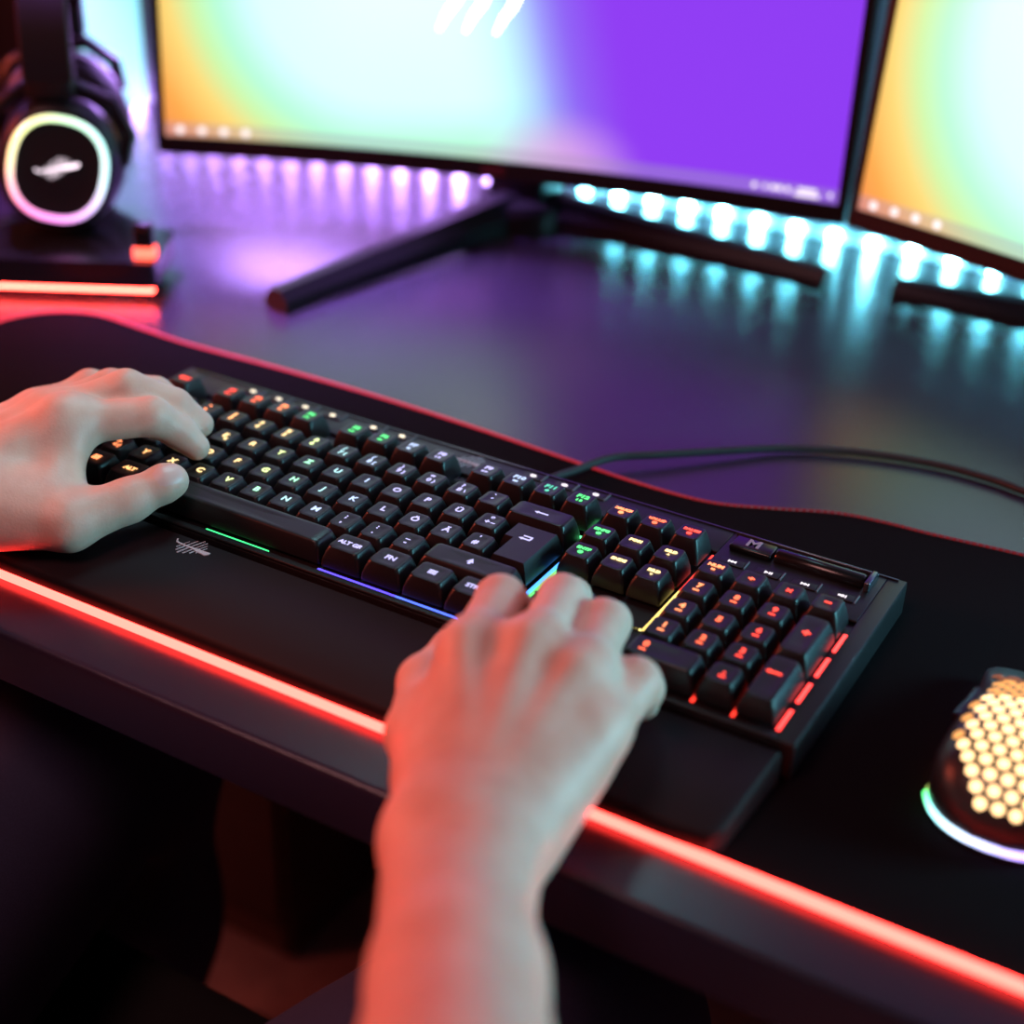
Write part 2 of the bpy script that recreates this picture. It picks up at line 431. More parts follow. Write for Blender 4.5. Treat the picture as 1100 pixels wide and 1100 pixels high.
for i, (a, b) in enumerate([('°', '^'), ('!', '1'), ('"', '2'), ('§', '3'), ('$', '4'), ('%', '5'), ('&', '6'), ('/', '7'), ('(', '8'), (')', '9'), ('=', '0'), ('?', 'ß'), ('`', '´')]):
    leg = two(a, b)
    if b in '7890ß': leg = join(leg, T({'7': '{', '8': '[', '9': ']', '0': '}', 'ß': '\\'}[b], 0.0036, 0.0026, -0.0022))
    key(i+0.5, 1, leg)
key(14.0, 1, arrow_left(), w=2.0, name='backspace_key')
key(0.75, 2, T('TAB', 0.0040), w=1.5, name='tab_key')
for i, c in enumerate('QWERTZUIOPÜ'): key(2.0+i, 2, join(T(c, y=0.0006), T('@' if c == 'Q' else '€', 0.003, 0.0026, -0.003)) if c in 'QE' else T(c, y=0.0006))
key(13.0, 2, join(T('*', 0.0046, -0.0004, 0.0026), T('+', 0.005, -0.0010, -0.0016), T('~', 0.0036, 0.0024, -0.0016)))
key(0.875, 3, T('CAPS', 0.0036), w=1.75, name='caps_lock_key')
for i, c in enumerate('ASDFGHJKLÖÄ'): key(2.25+i, 3, T(c, y=0.0006))
key(13.25, 3, two("'", '#'))
key(0.625, 4, T('SHIFT', 0.003), w=1.25, name='shift_key')
key(1.75, 4, join(T('>', 0.0044, -0.001, 0.0022), T('<', 0.0044, -0.001, -0.0018), T('|', 0.0036, 0.002, -0.0016)))
for i, c in enumerate('YXCVBNM'): key(2.75+i, 4, T(c, y=0.0006))
for i, (a, b) in enumerate([(';', ','), (':', '.'), ('_', '-')]): key(9.75+i, 4, two(a, b))
key(13.625, 4, flat([tri(0, 0.0006, 0.0022, PI/2), rect(-0.0007, 0.0007, -0.0020, 0.0002)], 0, 0.0002), w=2.75, name='shift_key')
key(0.625, 5, T('STRG', 0.0036), w=1.25)
key(1.875, 5, flat([rect(-0.0022, -0.0002, 0.0002, 0.002), rect(0.0002, 0.0022, 0.0002, 0.002), rect(-0.0022, -0.0002, -0.002, -0.0002), rect(0.0002, 0.0022, -0.002, -0.0002)], 0, 0.0002), w=1.25)
key(3.125, 5, T('ALT', 0.0042), w=1.25)
key(6.875, 5, None, w=6.25, name='spacebar')
key(10.625, 5, T('ALT GR', 0.0040), w=1.25)
key(11.875, 5, T('FN', 0.0048), w=1.25)
key(13.125, 5, flat([rect(-0.0022, 0.0022, -0.0012, -0.0004), rect(-0.0022, 0.0022, 0.0000, 0.0008), rect(-0.0022, 0.0022, 0.0012, 0.0020)], 0, 0.0002), w=1.25)
key(14.375, 5, T('STRG', 0.0040), w=1.25)
for row, labs in enumerate([('DRUCK', 'ROLLEN', 'PAUSE'), ('EINFG', 'POS1', 'BILD↑'), ('ENTF', 'ENDE', 'BILD↓')]):
    for i, s in enumerate(labs):
        l = T(s.replace('↑', '').replace('↓', ''), 0.0031, 0, 0.0020, 0.00022)
        if i == 0 or row == 0: l = join(l, flat([arc(0, -0.0018, 0.0015, 0, 2*PI*9/10, 9)], 0, 0.0002))
        if '↑' in s: l = join(l, flat([tri(0.0, -0.0014, 0.0010, PI/2)], 0, 0.0002))
        if '↓' in s: l = join(l, flat([tri(0.0, -0.0014, 0.0010, -PI/2)], 0, 0.0002))
        key(15.75+i, row, l)
key(16.75, 4, flat([tri(0, 0, 0.0018, PI/2)], 0, 0.0002))
for i, a in enumerate((PI, -PI/2, 0)): key(15.75+i, 5, flat([tri(0, 0, 0.0018, a)], 0, 0.0002))
def num(a, b): return join(T(a, 0.0052, 0, 0.0018, 0.0002), flat([rect(-0.0016, 0.0016, -0.0030, -0.0020)], 0, 0.0002)) if b else T(a, 0.0056, 0, 0.0006, 0.00022)
key(19, 1, join(T('NUM', 0.0036, 0, 0.002, 0.0002), T('↓', 0.003) if 0 else flat([rect(-0.001, 0.001, -0.0026, -0.0012)], 0, 0.0002)))
key(20, 1, T('÷', 0.0062)); key(21, 1, T('×', 0.0066)); key(22, 1, flat([rect(-0.0017, 0.0017, 0, 0.0011)], 0, 0.0002))
for r, row in enumerate([(7, 8, 9), (4, 5, 6), (1, 2, 3)]):
    for c, d in enumerate(row): key(19+c, 2+r, num(str(d), d != 5))
key(22, 2, T('+', 0.007, y=0.001, bold=0.0003), h=2.0, cy=2.5*U)
key(22, 4, flat([rect(-0.0034, 0.0024, 0.003, 0.0042), tri(-0.0036, 0.0036, 0.0015, PI)], 0, 0.0002), h=2.0, cy=0.5*U)
key(19.5, 5, move(num('0', True), -0.5*U), w=2.0); key(21, 5, num(',', True))

_mesh = {}
for (name, cx, row, w, h, leg, cy, col) in KEYS:
    y = ROWY[row] if cy is None else cy
    k = (w, h, row)
    L = Vector((cx*U, y, 0)) - kb.location
    if k not in _mesh:
        o = obj(name, keycap_mesh(w, h, row), KEYPL, kb, local=True, angle=50); _mesh[k] = o.data
    else:
        o = bpy.data.objects.new(name, _mesh[k]); COL.objects.link(o); o.parent = kb
    o.location = L
    if leg is not None:
        c = col or legend_color(cx, row)
        tilt = [-0.10, -0.07, -0.03, 0.02, 0.05, 0.04][row]
        z = ROWZ[row]-0.0004
        lv = ([(p[0], p[1]+0.0006, p[2]+z+tilt*p[1]*0.5) for p in leg[0]], leg[1])
        obj('legend', lv, gl(c), o, smooth=False, local=True)
ek = obj('enter_key', enter_mesh(), KEYPL, kb, local=True, loc=Vector((14.25*U, 3*U, 0))-kb.location, angle=25)
el = flat([rect(-0.0030, 0.0020, -0.0006, 0.0004), tri(-0.0030, -0.0001, 0.0014, PI), rect(0.0012, 0.0022, 0.0004, 0.0026), rect(-0.0030, 0.0022, 0.0022, 0.0031)], 0, 0.0002)
obj('legend', move(el, 0.001, -0.0058, ROWZ[2]-0.0004+0.0002), gl('lavender'), ek, smooth=False, local=True)

# light leaking along the plate between the key fields
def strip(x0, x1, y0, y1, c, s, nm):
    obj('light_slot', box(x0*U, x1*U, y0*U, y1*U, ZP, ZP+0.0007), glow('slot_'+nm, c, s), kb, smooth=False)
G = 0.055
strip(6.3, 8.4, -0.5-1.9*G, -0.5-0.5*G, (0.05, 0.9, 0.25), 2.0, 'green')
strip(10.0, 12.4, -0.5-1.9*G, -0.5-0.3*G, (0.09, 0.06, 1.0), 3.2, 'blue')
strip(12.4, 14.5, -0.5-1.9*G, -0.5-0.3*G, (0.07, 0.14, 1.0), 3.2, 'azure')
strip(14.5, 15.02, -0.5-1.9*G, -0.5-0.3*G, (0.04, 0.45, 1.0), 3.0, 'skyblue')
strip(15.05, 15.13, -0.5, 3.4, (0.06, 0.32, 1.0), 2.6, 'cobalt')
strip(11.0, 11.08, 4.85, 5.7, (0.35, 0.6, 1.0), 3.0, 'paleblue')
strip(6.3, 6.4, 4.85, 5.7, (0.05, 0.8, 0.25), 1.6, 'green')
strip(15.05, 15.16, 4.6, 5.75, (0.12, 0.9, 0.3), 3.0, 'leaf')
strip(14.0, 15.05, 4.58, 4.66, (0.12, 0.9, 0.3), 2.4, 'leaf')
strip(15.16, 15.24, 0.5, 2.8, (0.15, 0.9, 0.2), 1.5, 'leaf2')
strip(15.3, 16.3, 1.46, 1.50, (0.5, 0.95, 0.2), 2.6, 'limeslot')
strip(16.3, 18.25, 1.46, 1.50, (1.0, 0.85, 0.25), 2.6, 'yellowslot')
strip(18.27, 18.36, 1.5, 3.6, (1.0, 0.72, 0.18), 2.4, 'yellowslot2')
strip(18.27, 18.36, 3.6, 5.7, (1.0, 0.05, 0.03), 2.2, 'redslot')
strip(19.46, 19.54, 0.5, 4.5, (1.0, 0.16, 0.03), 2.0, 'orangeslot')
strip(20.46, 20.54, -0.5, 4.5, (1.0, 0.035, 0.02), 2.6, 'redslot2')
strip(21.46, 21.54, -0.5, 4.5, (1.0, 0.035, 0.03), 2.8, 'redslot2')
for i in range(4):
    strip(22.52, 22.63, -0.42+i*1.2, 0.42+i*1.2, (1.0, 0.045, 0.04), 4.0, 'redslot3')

# upper bar: small printed buttons, media buttons, roller
def flatbutton(x, y, w, h, leg, nm='macro_button', col='white'):
    o = obj(nm, box(x-w/2, x+w/2, y-h/2, y+h/2, ZT-0.0003, ZT+0.0008, 0.0003), PLASTIC, kb)
    obj('separator', box(x+w/2+0.0006, x+w/2+0.0012, y-h/2, y+h/2+0.002, ZT, ZT+0.0009), mat('separator_grey', (0.12, 0.12, 0.13), 0.4), o, smooth=False)
    obj('legend', move(leg, x, y, ZT+0.0008), gl(col), o, smooth=False)
dot = flat([[(0.0019*math.cos(a), 0.0013*math.sin(a)) for a in np.linspace(0, 2*PI, 12, endpoint=False)]], 0, 0.00025)
for x in (0.0380, 0.0574, 0.0772, 0.0971, 0.1261, 0.1461): flatbutton(x, 0.1285, 0.0115, 0.0062, dot, col='warm')
for x, l in ((0.2326, dot), (0.2521, dot), (0.2712, dot)): flatbutton(x, 0.1285, 0.011, 0.0062, l)
def media(i):
    if i == 0: return flat([rect(-0.0022, -0.0016, -0.001, 0.001), tri(-0.0004, 0, 0.0012, PI), tri(0.0014, 0, 0.0012, PI)], 0, 0.00025)
    if i == 1: return flat([tri(-0.0012, 0, 0.0013, 0), rect(0.0004, 0.0010, -0.001, 0.001), rect(0.0015, 0.0021, -0.001, 0.001)], 0, 0.00025)
    if i == 2: return flat([tri(-0.0014, 0, 0.0012, 0), tri(0.0004, 0, 0.0012, 0), rect(0.0016, 0.0022, -0.001, 0.001)], 0, 0.00025)
    return flat([rect(-0.002, -0.001, -0.0006, 0.0006), tri(-0.0002, 0, 0.0014, PI), rect(0.0008, 0.0012, -0.0008, 0.0008), rect(0.0017, 0.0021, -0.0012, 0.0012)], 0, 0.00025)
for i in range(4): flatbutton((18.93+i)*U, 0.1047, 0.0125, 0.0058, media(i), nm='media_button', col='white')
lg = [[(0.1940+x, 0.1238+y*1.5) for x, y in q] for q in blade(0.026)]
obj('logo', flat(lg, ZT, ZT+0.0004), mat('logo_grey', (0.42, 0.38, 0.42), 0.4), kb, smooth=False)
# roller block at the right rear
rz = ZT+0.0006
mb = obj('mode_button', box(0.3535, 0.3760, 0.1160, 0.1280, ZT-0.0002, ZT+0.0032, 0.0012), GLOSS, kb)
obj('legend', move(text_mesh('M', 0.0098, 0.0003), 0.3645, 0.1225, ZT+0.0033), mat('grey_print', (0.30, 0.27, 0.32), 0.4), mb, smooth=False)
obj('roller', xf(tube([(0, 0, 0), (0.001, 0, 0), (0.045, 0, 0), (0.046, 0, 0)], [0.0042, 0.0048, 0.0048, 0.0042], 24), Matrix.Translation((0.3775, 0.1215, rz))), GLOSS, kb)
obj('roller_cradle', join(box(0.3525, 0.4275, 0.1288, 0.1302, ZT-0.0002, ZT+0.0036, 0.0004), box(0.4245, 0.4275, 0.1150, 0.1288, ZT-0.0002, ZT+0.0052, 0.0008)), mat('satin_edge', (0.10, 0.12, 0.14), 0.22, metal=0.8), kb)
# cable
cp = catmull([(0.2320, 0.1330, 0.013), (0.2325, 0.150, 0.012), (0.236, 0.172, 0.0085), (0.246, 0.200, 0.0075), (0.268, 0.222, 0.0065), (0.296, 0.250, 0.005), (0.324, 0.276, 0.0035),
              (0.362, 0.296, 0.0032), (0.405, 0.307, 0.0032), (0.440, 0.307, 0.0032), (0.475, 0.302, 0.0032), (0.53, 0.315, 0.0032), (0.60, 0.37, 0.0032), (0.66, 0.46, 0.0032), (0.70, 0.56, 0.0032)], 8)
obj('cable', tube(cp, 0.0024, 10), BRAID, kb)

# ------------------------------------------------------------------ mouse
MX = 0.5235
mo = thing('computer_mouse', 'black honeycomb-shell mouse glowing amber with a lit base ring', 'mouse', (MX, 0.045, 0.0034))
ML, MWd = 0.126, 0.066; MY = -0.0180
def m_half(s):      # half width along length s in 0..1 (rear to front)
    e = min(1.0, max(0.0, s))
    rear = (1-(1-min(1, e/0.26))**2.3)**(1/2.2); frt = (1-(max(0, e-0.90)/0.10)**2.6)**(1/2.4) if e > 0.90 else 1
    return MWd/2*rear*(0.97-0.09*math.exp(-((e-0.62)/0.2)**2)+0.02*e)*frt
def m_h(s):
    return 0.0395*math.exp(-((s-0.36)/0.58)**2) - 0.002
def m_pt(s, t):     # t in -1..1 across
    hw = m_half(s); H = m_h(s)
    rear = min(1, s/0.16); H = 0.006+(H-0.006)*(1-(1-rear)**2.2)**0.5 if s < 0.16 else H
    if s > 0.93: H = 0.006+(H-0.006)*(1-((s-0.93)/0.07)**2.5*0.55)
    a = t*PI/2
    cxp = hw*math.copysign(abs(math.sin(a))**0.80, a)
    zz = 0.0065+(H-0.0065)*max(0.0, math.cos(a))**0.55
    return Vector((MX+cxp, MY+s*ML, 0.0034+zz))
ns, ntt = 40, 28
V = []; F = []
for i in range(ns+1):
    s = 0.004+0.992*i/ns
    for j in range(ntt+1): V.append(tuple(m_pt(s, -1+2*j/ntt)))
for i in range(ns):
    for j in range(ntt):
        a = i*(ntt+1)+j; F.append((a, a+1, a+ntt+2, a+ntt+1))
F.append(tuple(j for j in range(ntt+1))); F.append(tuple(ns*(ntt+1)+j for j in range(ntt+1))[::-1])
shell = obj('shell', (V, F), mat('mouse_shell', (0.018, 0.016, 0.018), 0.35), mo, angle=70)
bl = []
for z, k in ((0.0034, 0.93), (0.0050, 0.975), (0.0066, 0.985), (0.0099, 0.99)):
    L = []
    for i in range(ns+1): L.append((MX-m_half(0.004+0.992*i/ns)*k, MY+(0.004+0.992*i/ns)*ML, z))
    for i in range(ns, -1, -1): L.append((MX+m_half(0.004+0.992*i/ns)*k, MY+(0.004+0.992*i/ns)*ML, z))
    bl.append(L)
obj('base', loft(bl), PLASTIC, mo)
def ring_pts(s0, s1, side, n=16): return [(MX+side*(m_half(s0+(s1-s0)*i/n)+0.0002), MY+(s0+(s1-s0)*i/n)*ML, 0.0086) for i in range(n+1)]
RGB = bpy.data.materials.new('mouse_ring_glow'); RGB.use_nodes = True
nt = RGB.node_tree; bs = nt.nodes['Principled BSDF']
tc = nt.nodes.new('ShaderNodeTexCoord'); sp = nt.nodes.new('ShaderNodeSeparateXYZ'); mr = nt.nodes.new('ShaderNodeMapRange'); cr = nt.nodes.new('ShaderNodeValToRGB')
nt.links.new(tc.outputs['Object'], sp.inputs[0]); nt.links.new(sp.outputs['X'], mr.inputs['Value'])
mr.inputs['From Min'].default_value = -0.033; mr.inputs['From Max'].default_value = 0.033
nt.links.new(mr.outputs['Result'], cr.inputs['Fac']); nt.links.new(cr.outputs['Color'], bs.inputs['Emission Color'])
e = cr.color_ramp.elements; e[0].color = (0.02, 0.75, 0.14, 1); e[0].position = 0.03
e[1].color = (0.4, 0.10, 1.0, 1); e[1].position = 0.95
for p, c in ((0.12, (0.25, 0.85, 0.9, 1)), (0.30, (0.50, 0.75, 1.0, 1)), (0.55, (0.42, 0.45, 1.0, 1))):
    q = e.new(p); q.color = c
bs.inputs['Emission Strength'].default_value = 3.2
rear = ring_pts(0.155, 0.0, -1, 22) + ring_pts(0.0, 0.155, 1, 22)[1:]
obj('light_ring', tube(rear, 0.0016, 8), RGB, mo)
SG = bpy.data.materials.new('mouse_side_glow'); SG.use_nodes = True
nt = SG.node_tree; bs = nt.nodes['Principled BSDF']
tc = nt.nodes.new('ShaderNodeTexCoord'); sp = nt.nodes.new('ShaderNodeSeparateXYZ'); mr = nt.nodes.new('ShaderNodeMapRange'); cr = nt.nodes.new('ShaderNodeValToRGB')
nt.links.new(tc.outputs['Object'], sp.inputs[0]); nt.links.new(sp.outputs['Y'], mr.inputs['Value'])
mr.inputs['From Min'].default_value = -0.045; mr.inputs['From Max'].default_value = 0.055
nt.links.new(mr.outputs['Result'], cr.inputs['Fac']); nt.links.new(cr.outputs['Color'], bs.inputs['Emission Color'])
e = cr.color_ramp.elements; e[0].color = (0.03, 0.7, 0.1, 1); e[0].position = 0.0; e[1].color = (0.10, 0.55, 0.9, 1); e[1].position = 1.0
for p, c in ((0.22, (0.7, 0.16, 0.02, 1)), (0.45, (0.8, 0.05, 0.12, 1)), (0.72, (0.45, 0.04, 0.85, 1))):
    q = e.new(p); q.color = c
bs.inputs['Emission Strength'].default_value = 3.5
for side in (-1, 1):
    obj('light_ring', tube([(x-side*0.0009, y, z-0.0030) for x, y, z in ring_pts(0.165, 0.93, side, 30)], 0.0010, 8), SG, mo)
for side in (-1, 1):
    sb = [tuple(m_pt(s, side*0.80)+Vector((side*0.0005, 0, 0.0002))) for s in np.linspace(0.42, 0.66, 14)]
    obj('side_button', tube(sb, 0.0022, 8), PLASTIC, mo)
wc = m_pt(0.84, 0.0)
obj('scroll_wheel', xf(tube([(-0.0035, 0, 0), (0.0035, 0, 0)], 0.0085, 24), Matrix.Translation((MX, wc.y, wc.z-0.0055))), SOFT, mo)
obj('button_seam', tube([tuple(m_pt(s, 0.0)+Vector((0, 0, 0.0002))) for s in np.linspace(0.66, 0.97, 12)], 0.0007, 6), GLOSS, mo)
cells = {'bright': [], 'mid': [], 'dim': []}
pitch = 0.0070
cum = [0.0]; ss = np.linspace(0.004, 0.95, 200)
for a, b in zip(ss[:-1], ss[1:]): cum.append(cum[-1]+(m_pt(b, 0)-m_pt(a, 0)).length)
for r in range(0, 24):
    for c in range(-6, 7):
        x = (c+(0.5 if r % 2 else 0))*pitch; L_ = 0.0115+r*pitch*0.866
        if L_ > cum[-1]: continue
        s = float(np.interp(L_, cum, ss))
        if s < 0.035 or s > 0.80: continue
        hw = m_half(s)
        if abs(x) > hw*0.80 or (s > 0.60 and abs(x) < 0.0045): continue
        if r < 2 and abs(x) > 0.012: continue
        if r < 4 and abs(x) > 0.019: continue
        t = math.copysign((abs(x)/hw)**(1/0.80), x); t = math.asin(max(-1, min(1, math.copysign((abs(x)/hw)**1.25, x))))/(PI/2)
        p = m_pt(s, t)
        du = (m_pt(s, t+0.01)-m_pt(s, t-0.01)).normalized(); dv = (m_pt(s+0.01, t)-m_pt(s-0.01, t)).normalized()
        nn = du.cross(dv).normalized(); dv = nn.cross(du)
        rr = 0.00275
        P = [p+nn*0.00035+(du*math.cos(PI/6+k*PI/3)+dv*math.sin(PI/6+k*PI/3))*rr for k in range(6)]
        Q = [p-nn*0.0006+(du*math.cos(PI/6+k*PI/3)+dv*math.sin(PI/6+k*PI/3))*rr for k in range(6)]
        k = 'dim' if s > 0.72 or abs(t) > 0.66 else ('mid' if s > 0.50 or abs(t) > 0.46 else 'bright')
        cells[k].append(loft([[tuple(v) for v in Q], [tuple(v) for v in P]]))
for k, (c, st) in {'bright': ((1.0, 0.60, 0.27), 3.0), 'mid': ((1.0, 0.42, 0.10), 1.3), 'dim': ((1.0, 0.25, 0.06), 0.28)}.items():
    if cells[k]: obj('honeycomb_light', join(*cells[k]), glow('honeycomb_'+k, c, st), mo, smooth=False)

# ------------------------------------------------------------------ monitors
def wallpaper():
    m = bpy.data.materials.new('screen_wallpaper'); m.use_nodes = True
    nt = m.node_tree; b = nt.nodes['Principled BSDF']
    b.inputs['Base Color'].default_value = (0.01, 0.01, 0.01, 1); b.inputs['Roughness'].default_value = 0.35
    uv = nt.nodes.new('ShaderNodeUVMap'); sp = nt.nodes.new('ShaderNodeSeparateXYZ'); nt.links.new(uv.outputs[0], sp.inputs[0])
    def math_(op, a, bb=None, c=None):
        n = nt.nodes.new('ShaderNodeMath'); n.operation = op
        for i, v in enumerate((a, bb, c)):
            if v is None: continue
            if isinstance(v, (int, float)): n.inputs[i].default_value = v
            else: nt.links.new(v, n.inputs[i])
        return n.outputs[0]
    def sstep(v, a, bb):
        n = nt.nodes.new('ShaderNodeMapRange'); n.interpolation_type = 'SMOOTHSTEP'
        nt.links.new(v, n.inputs['Value']); n.inputs['From Min'].default_value = a; n.inputs['From Max'].default_value = bb
        return n.outputs['Result']
    x, y = sp.outputs['X'], sp.outputs['Y']     # metres on the panel
    dx = math_('SUBTRACT', x, 0.170); dx = math_('ADD', math_('MULTIPLY', math_('MAXIMUM', dx, 0.0), 0.45), math_('MINIMUM', dx, 0.0)); dy = math_('MULTIPLY', math_('SUBTRACT', y, 0.140), 0.95)
    d = math_('SQRT', math_('ADD', math_('MULTIPLY', dx, dx), math_('MULTIPLY', dy, dy)))
    cr = nt.nodes.new('ShaderNodeValToRGB'); nt.links.new(math_('DIVIDE', d, 0.285), cr.inputs['Fac'])
    e = cr.color_ramp.elements
    e[0].position = 0.0; e[0].color = (0.90, 1.30, 1.35, 1); e[1].position = 0.98; e[1].color = (0.7, 0.05, 0.10, 1)
    for p, c in ((0.34, (0.76, 1.25, 1.20)), (0.455, (0.48, 1.05, 0.72)), (0.52, (0.62, 0.95, 0.42)), (0.59, (1.0, 0.72, 0.20)), (0.68, (1.0, 0.42, 0.08)), (0.80, (0.95, 0.22, 0.08))):
        q = e.new(p); q.color = (*c, 1)
    # the right-hand side runs through sky blue into violet
    c2 = nt.nodes.new('ShaderNodeValToRGB')
    g = math_('ADD', math_('MULTIPLY', x, 1.0), math_('MULTIPLY', y, 0.25))
    nt.links.new(sstep(g, 0.235, 0.385), c2.inputs['Fac'])
    e = c2.color_ramp.elements
    e[0].position = 0.0; e[0].color = (0.6, 1.2, 1.5, 1); e[1].position = 1.0; e[1].color = (0.27, 0.045, 0.90, 1)
    for p, c in ((0.30, (0.35, 0.66, 1.15)), (0.62, (0.27, 0.20, 0.95))):
        q = e.new(p); q.color = (*c, 1)
    mx = nt.nodes.new('ShaderNodeMix'); mx.data_type = 'RGBA'
    nt.links.new(sstep(g, 0.245, 0.345), mx.inputs[0]); nt.links.new(cr.outputs[0], mx.inputs[6]); nt.links.new(c2.outputs[0], mx.inputs[7])
    tv = nt.nodes.new('ShaderNodeMix'); tv.data_type = 'RGBA'
    nt.links.new(sstep(y, 0.150, 0.215), tv.inputs[0]); nt.links.new(mx.outputs[2], tv.inputs[6]); tv.inputs[7].default_value = (0.30, 0.07, 0.95, 1); mx = tv  # unseen upper part turned violet so the desk mirrors more purple
    # pink tint low in the middle
    px = math_('SUBTRACT', x, 0.315); py = math_('SUBTRACT', y, 0.0)
    pd = math_('SQRT', math_('ADD', math_('MULTIPLY', px, px), math_('MULTIPLY', py, math_('MULTIPLY', py, 2.2))))
    mp = nt.nodes.new('ShaderNodeMix'); mp.data_type = 'RGBA'
    nt.links.new(math_('MULTIPLY', math_('SUBTRACT', 1.0, sstep(pd, 0.01, 0.075)), 0.7), mp.inputs[0]); nt.links.new(mx.outputs[2], mp.inputs[6]); mp.inputs[7].default_value = (0.85, 0.42, 0.80, 1)
    # task bar veil along the bottom
    tb = nt.nodes.new('ShaderNodeMix'); tb.data_type = 'RGBA'
    nt.links.new(math_('MULTIPLY', math_('LESS_THAN', y, 0.0105), 0.38), tb.inputs[0]); nt.links.new(mp.outputs[2], tb.inputs[6]); tb.inputs[7].default_value = (0.36, 0.28, 0.46, 1)
    nt.links.new(tb.outputs[2], b.inputs['Emission Color']); b.inputs['Emission Strength'].default_value = 1.0
    return m
WP = wallpaper()
ICON = glow('icon_white', (1.0, 0.9, 0.92), 1.3)
LOGOW = glow('screen_logo_white', (1.0, 1.0, 1.0), 5.0)

def make_monitor(A, B, z0, hub, tips, label, slashes):
    A, B = Vector((*A, 0)), Vector((*B, 0)); L = (B-A).length; t = (B-A)/L
    n = Vector((t.y, -t.x, 0))              # towards the viewer
    SAG, HT, tilt = 0.024, 0.325, math.radians(4)
    def P(s, h, off=0.0):                    # s in metres along, h height above bottom, off towards viewer
        k = s/L
        loc = A + t*s - n*SAG*4*k*(1-k)
        dn = (n + t*(4*SAG/L)*(1-2*k)*1.0).normalized()
        q = loc + dn*off*math.cos(tilt) - n*h*math.sin(tilt)
        return Vector((q.x, q.y, z0+h*math.cos(tilt)+off*math.sin(tilt)))
    root = thing('monitor', label, 'monitor', (hub[0], hub[1], 0), 'curved monitors on the desk')
    NS = 24
    def slab(s0, s1, h0, h1, o0, o1, bev=0.0):
        loops = []
        for i in range(NS+1):
            s = s0+(s1-s0)*i/NS
            b = bev
            loops.append([tuple(P(s, a, o)) for a, o in ((h0+b, o0), (h0, o0-b), (h0, o1), (h1, o1), (h1, o0-b), (h1-b, o0))])
        return loft(loops)
    side, chin = 0.0065, 0.0145
    obj('housing', slab(0, L, 0, HT, 0, -0.016, 0.0015), BEZEL, root, angle=30)
    obj('back_shell', slab(L*0.12, L*0.88, 0.03, HT-0.03, -0.016, -0.045, 0.001), BEZEL, root, angle=30)
    obj('chin', slab(0.0004, L-0.0004, 0.0004, chin, 0.0022, 0.0001, 0.0006), BEZEL, root, angle=30)
    for s0, s1 in ((0.0004, side), (L-side, L-0.0004)):
        obj('side_bezel', slab(s0, s1, chin, HT-0.0004, 0.0022, 0.0001, 0.0003), BEZEL, root, angle=30)
    # panel
    V, F, UVs = [], [], []
    W, Hh = L-2*side, HT-chin-side
    for j in range(9):
        for i in range(NS+1):
            V.append(tuple(P(side+W*i/NS, chin+Hh*j/8, 0.0006))); UVs.append((W*i/NS, Hh*j/8))
    for j in range(8):
        for i in range(NS):
            a = j*(NS+1)+i; F.append((a, a+1, a+NS+2, a+NS+1))
    sc = obj('screen', (V, F), WP, root)
    uvl = sc.data.uv_layers.new(name='UVMap')
    for lp in sc.data.loops: uvl.data[lp.index].uv = UVs[lp.vertex_index]
    def patch(poly, off=0.0009):
        v = [tuple(P(side+x, chin+y, off)) for x, y in poly]; w = [tuple(P(side+x, chin+y, off-0.0003)) for x, y in poly]
        return loft([w, v])
    ic = [patch(arc(0.012+k*0.0175, 0.0052, 0.0031, 0, 2*PI*11/12, 11)) for k in range(4)]
    for k, (x, w) in enumerate([(-0.062, 0.003), (-0.054, 0.002), (-0.048, 0.0035), (-0.043, 0.0035), (-0.037, 0.003), (-0.006, 0.002)]):
        ic.append(patch(rect(W+x-w/2, W+x+w/2, 0.004, 0.0075)))
    ic.append(patch(rect(W-0.030, W-0.016, 0.0060, 0.0082))); ic.append(patch(rect(W-0.032, W-0.014, 0.0022, 0.0046)))
    for q in ic: obj('taskbar_icon', q, ICON, sc, smooth=False)
    sl = []
    for x0 in slashes:
        c = [(x0+dx, 0.094+dy) for dx, dy in ((0, 0), (0.006, 0.012), (0.012, 0.020), (0.016, 0.030), (0.022, 0.060), (0.030, 0.100))]
        wd = (0.0008, 0.0024, 0.0030, 0.0034, 0.0040, 0.0020)
        sl.append(patch([(p[0]+w, p[1]-0.0006) for p, w in zip(c, wd)] + [(p[0]-w, p[1]+0.0006) for p, w in zip(c[::-1], wd[::-1])]))
    for q in sl: obj('wallpaper_streak', q, LOGOW, sc, smooth=False)
    mid = P(L/2, 0.0068, 0.0022)
    tm = text_mesh('AOC', 0.0085, 0.0002)
    M = Matrix.Translation(mid+n*0.0002) @ Matrix(((t.x, 0, n.x, 0), (t.y, 0, n.y, 0), (0, 1, 0, 0), (0, 0, 0, 1)))
    obj('brand_mark', xf(tm, M), mat('red_print', (0.16, 0.02, 0.03), 0.4), root, smooth=False)
    # stand
    h = Vector((hub[0], hub[1], 0))
    back = P(L/2, 0.14, -0.045)
    obj('stand_column', loft([[(h.x+x, h.y+y, 0.004) for x, y, _ in rrect(0.028, 0.022, 0.008)],
                              [(h.x+x*0.9, h.y+y*0.9, 0.08) for x, y, _ in rrect(0.028, 0.022, 0.008)],
                              [(h.x*0.6+back.x*0.4+x*0.85, h.y*0.6+back.y*0.4+y*0.8, 0.20) for x, y, _ in rrect(0.028, 0.022, 0.008)],
                              [(h.x*0.2+back.x*0.8+x*0.8, h.y*0.2+back.y*0.8+y*0.7, 0.26) for x, y, _ in rrect(0.028, 0.022, 0.008)]]), BEZEL, root)
    obj('stand_hub', move(lathe([(0.044, 0.0), (0.044, 0.018), (0.040, 0.024), (0.030, 0.026)], 28), h.x, h.y, 0), BEZEL, root)
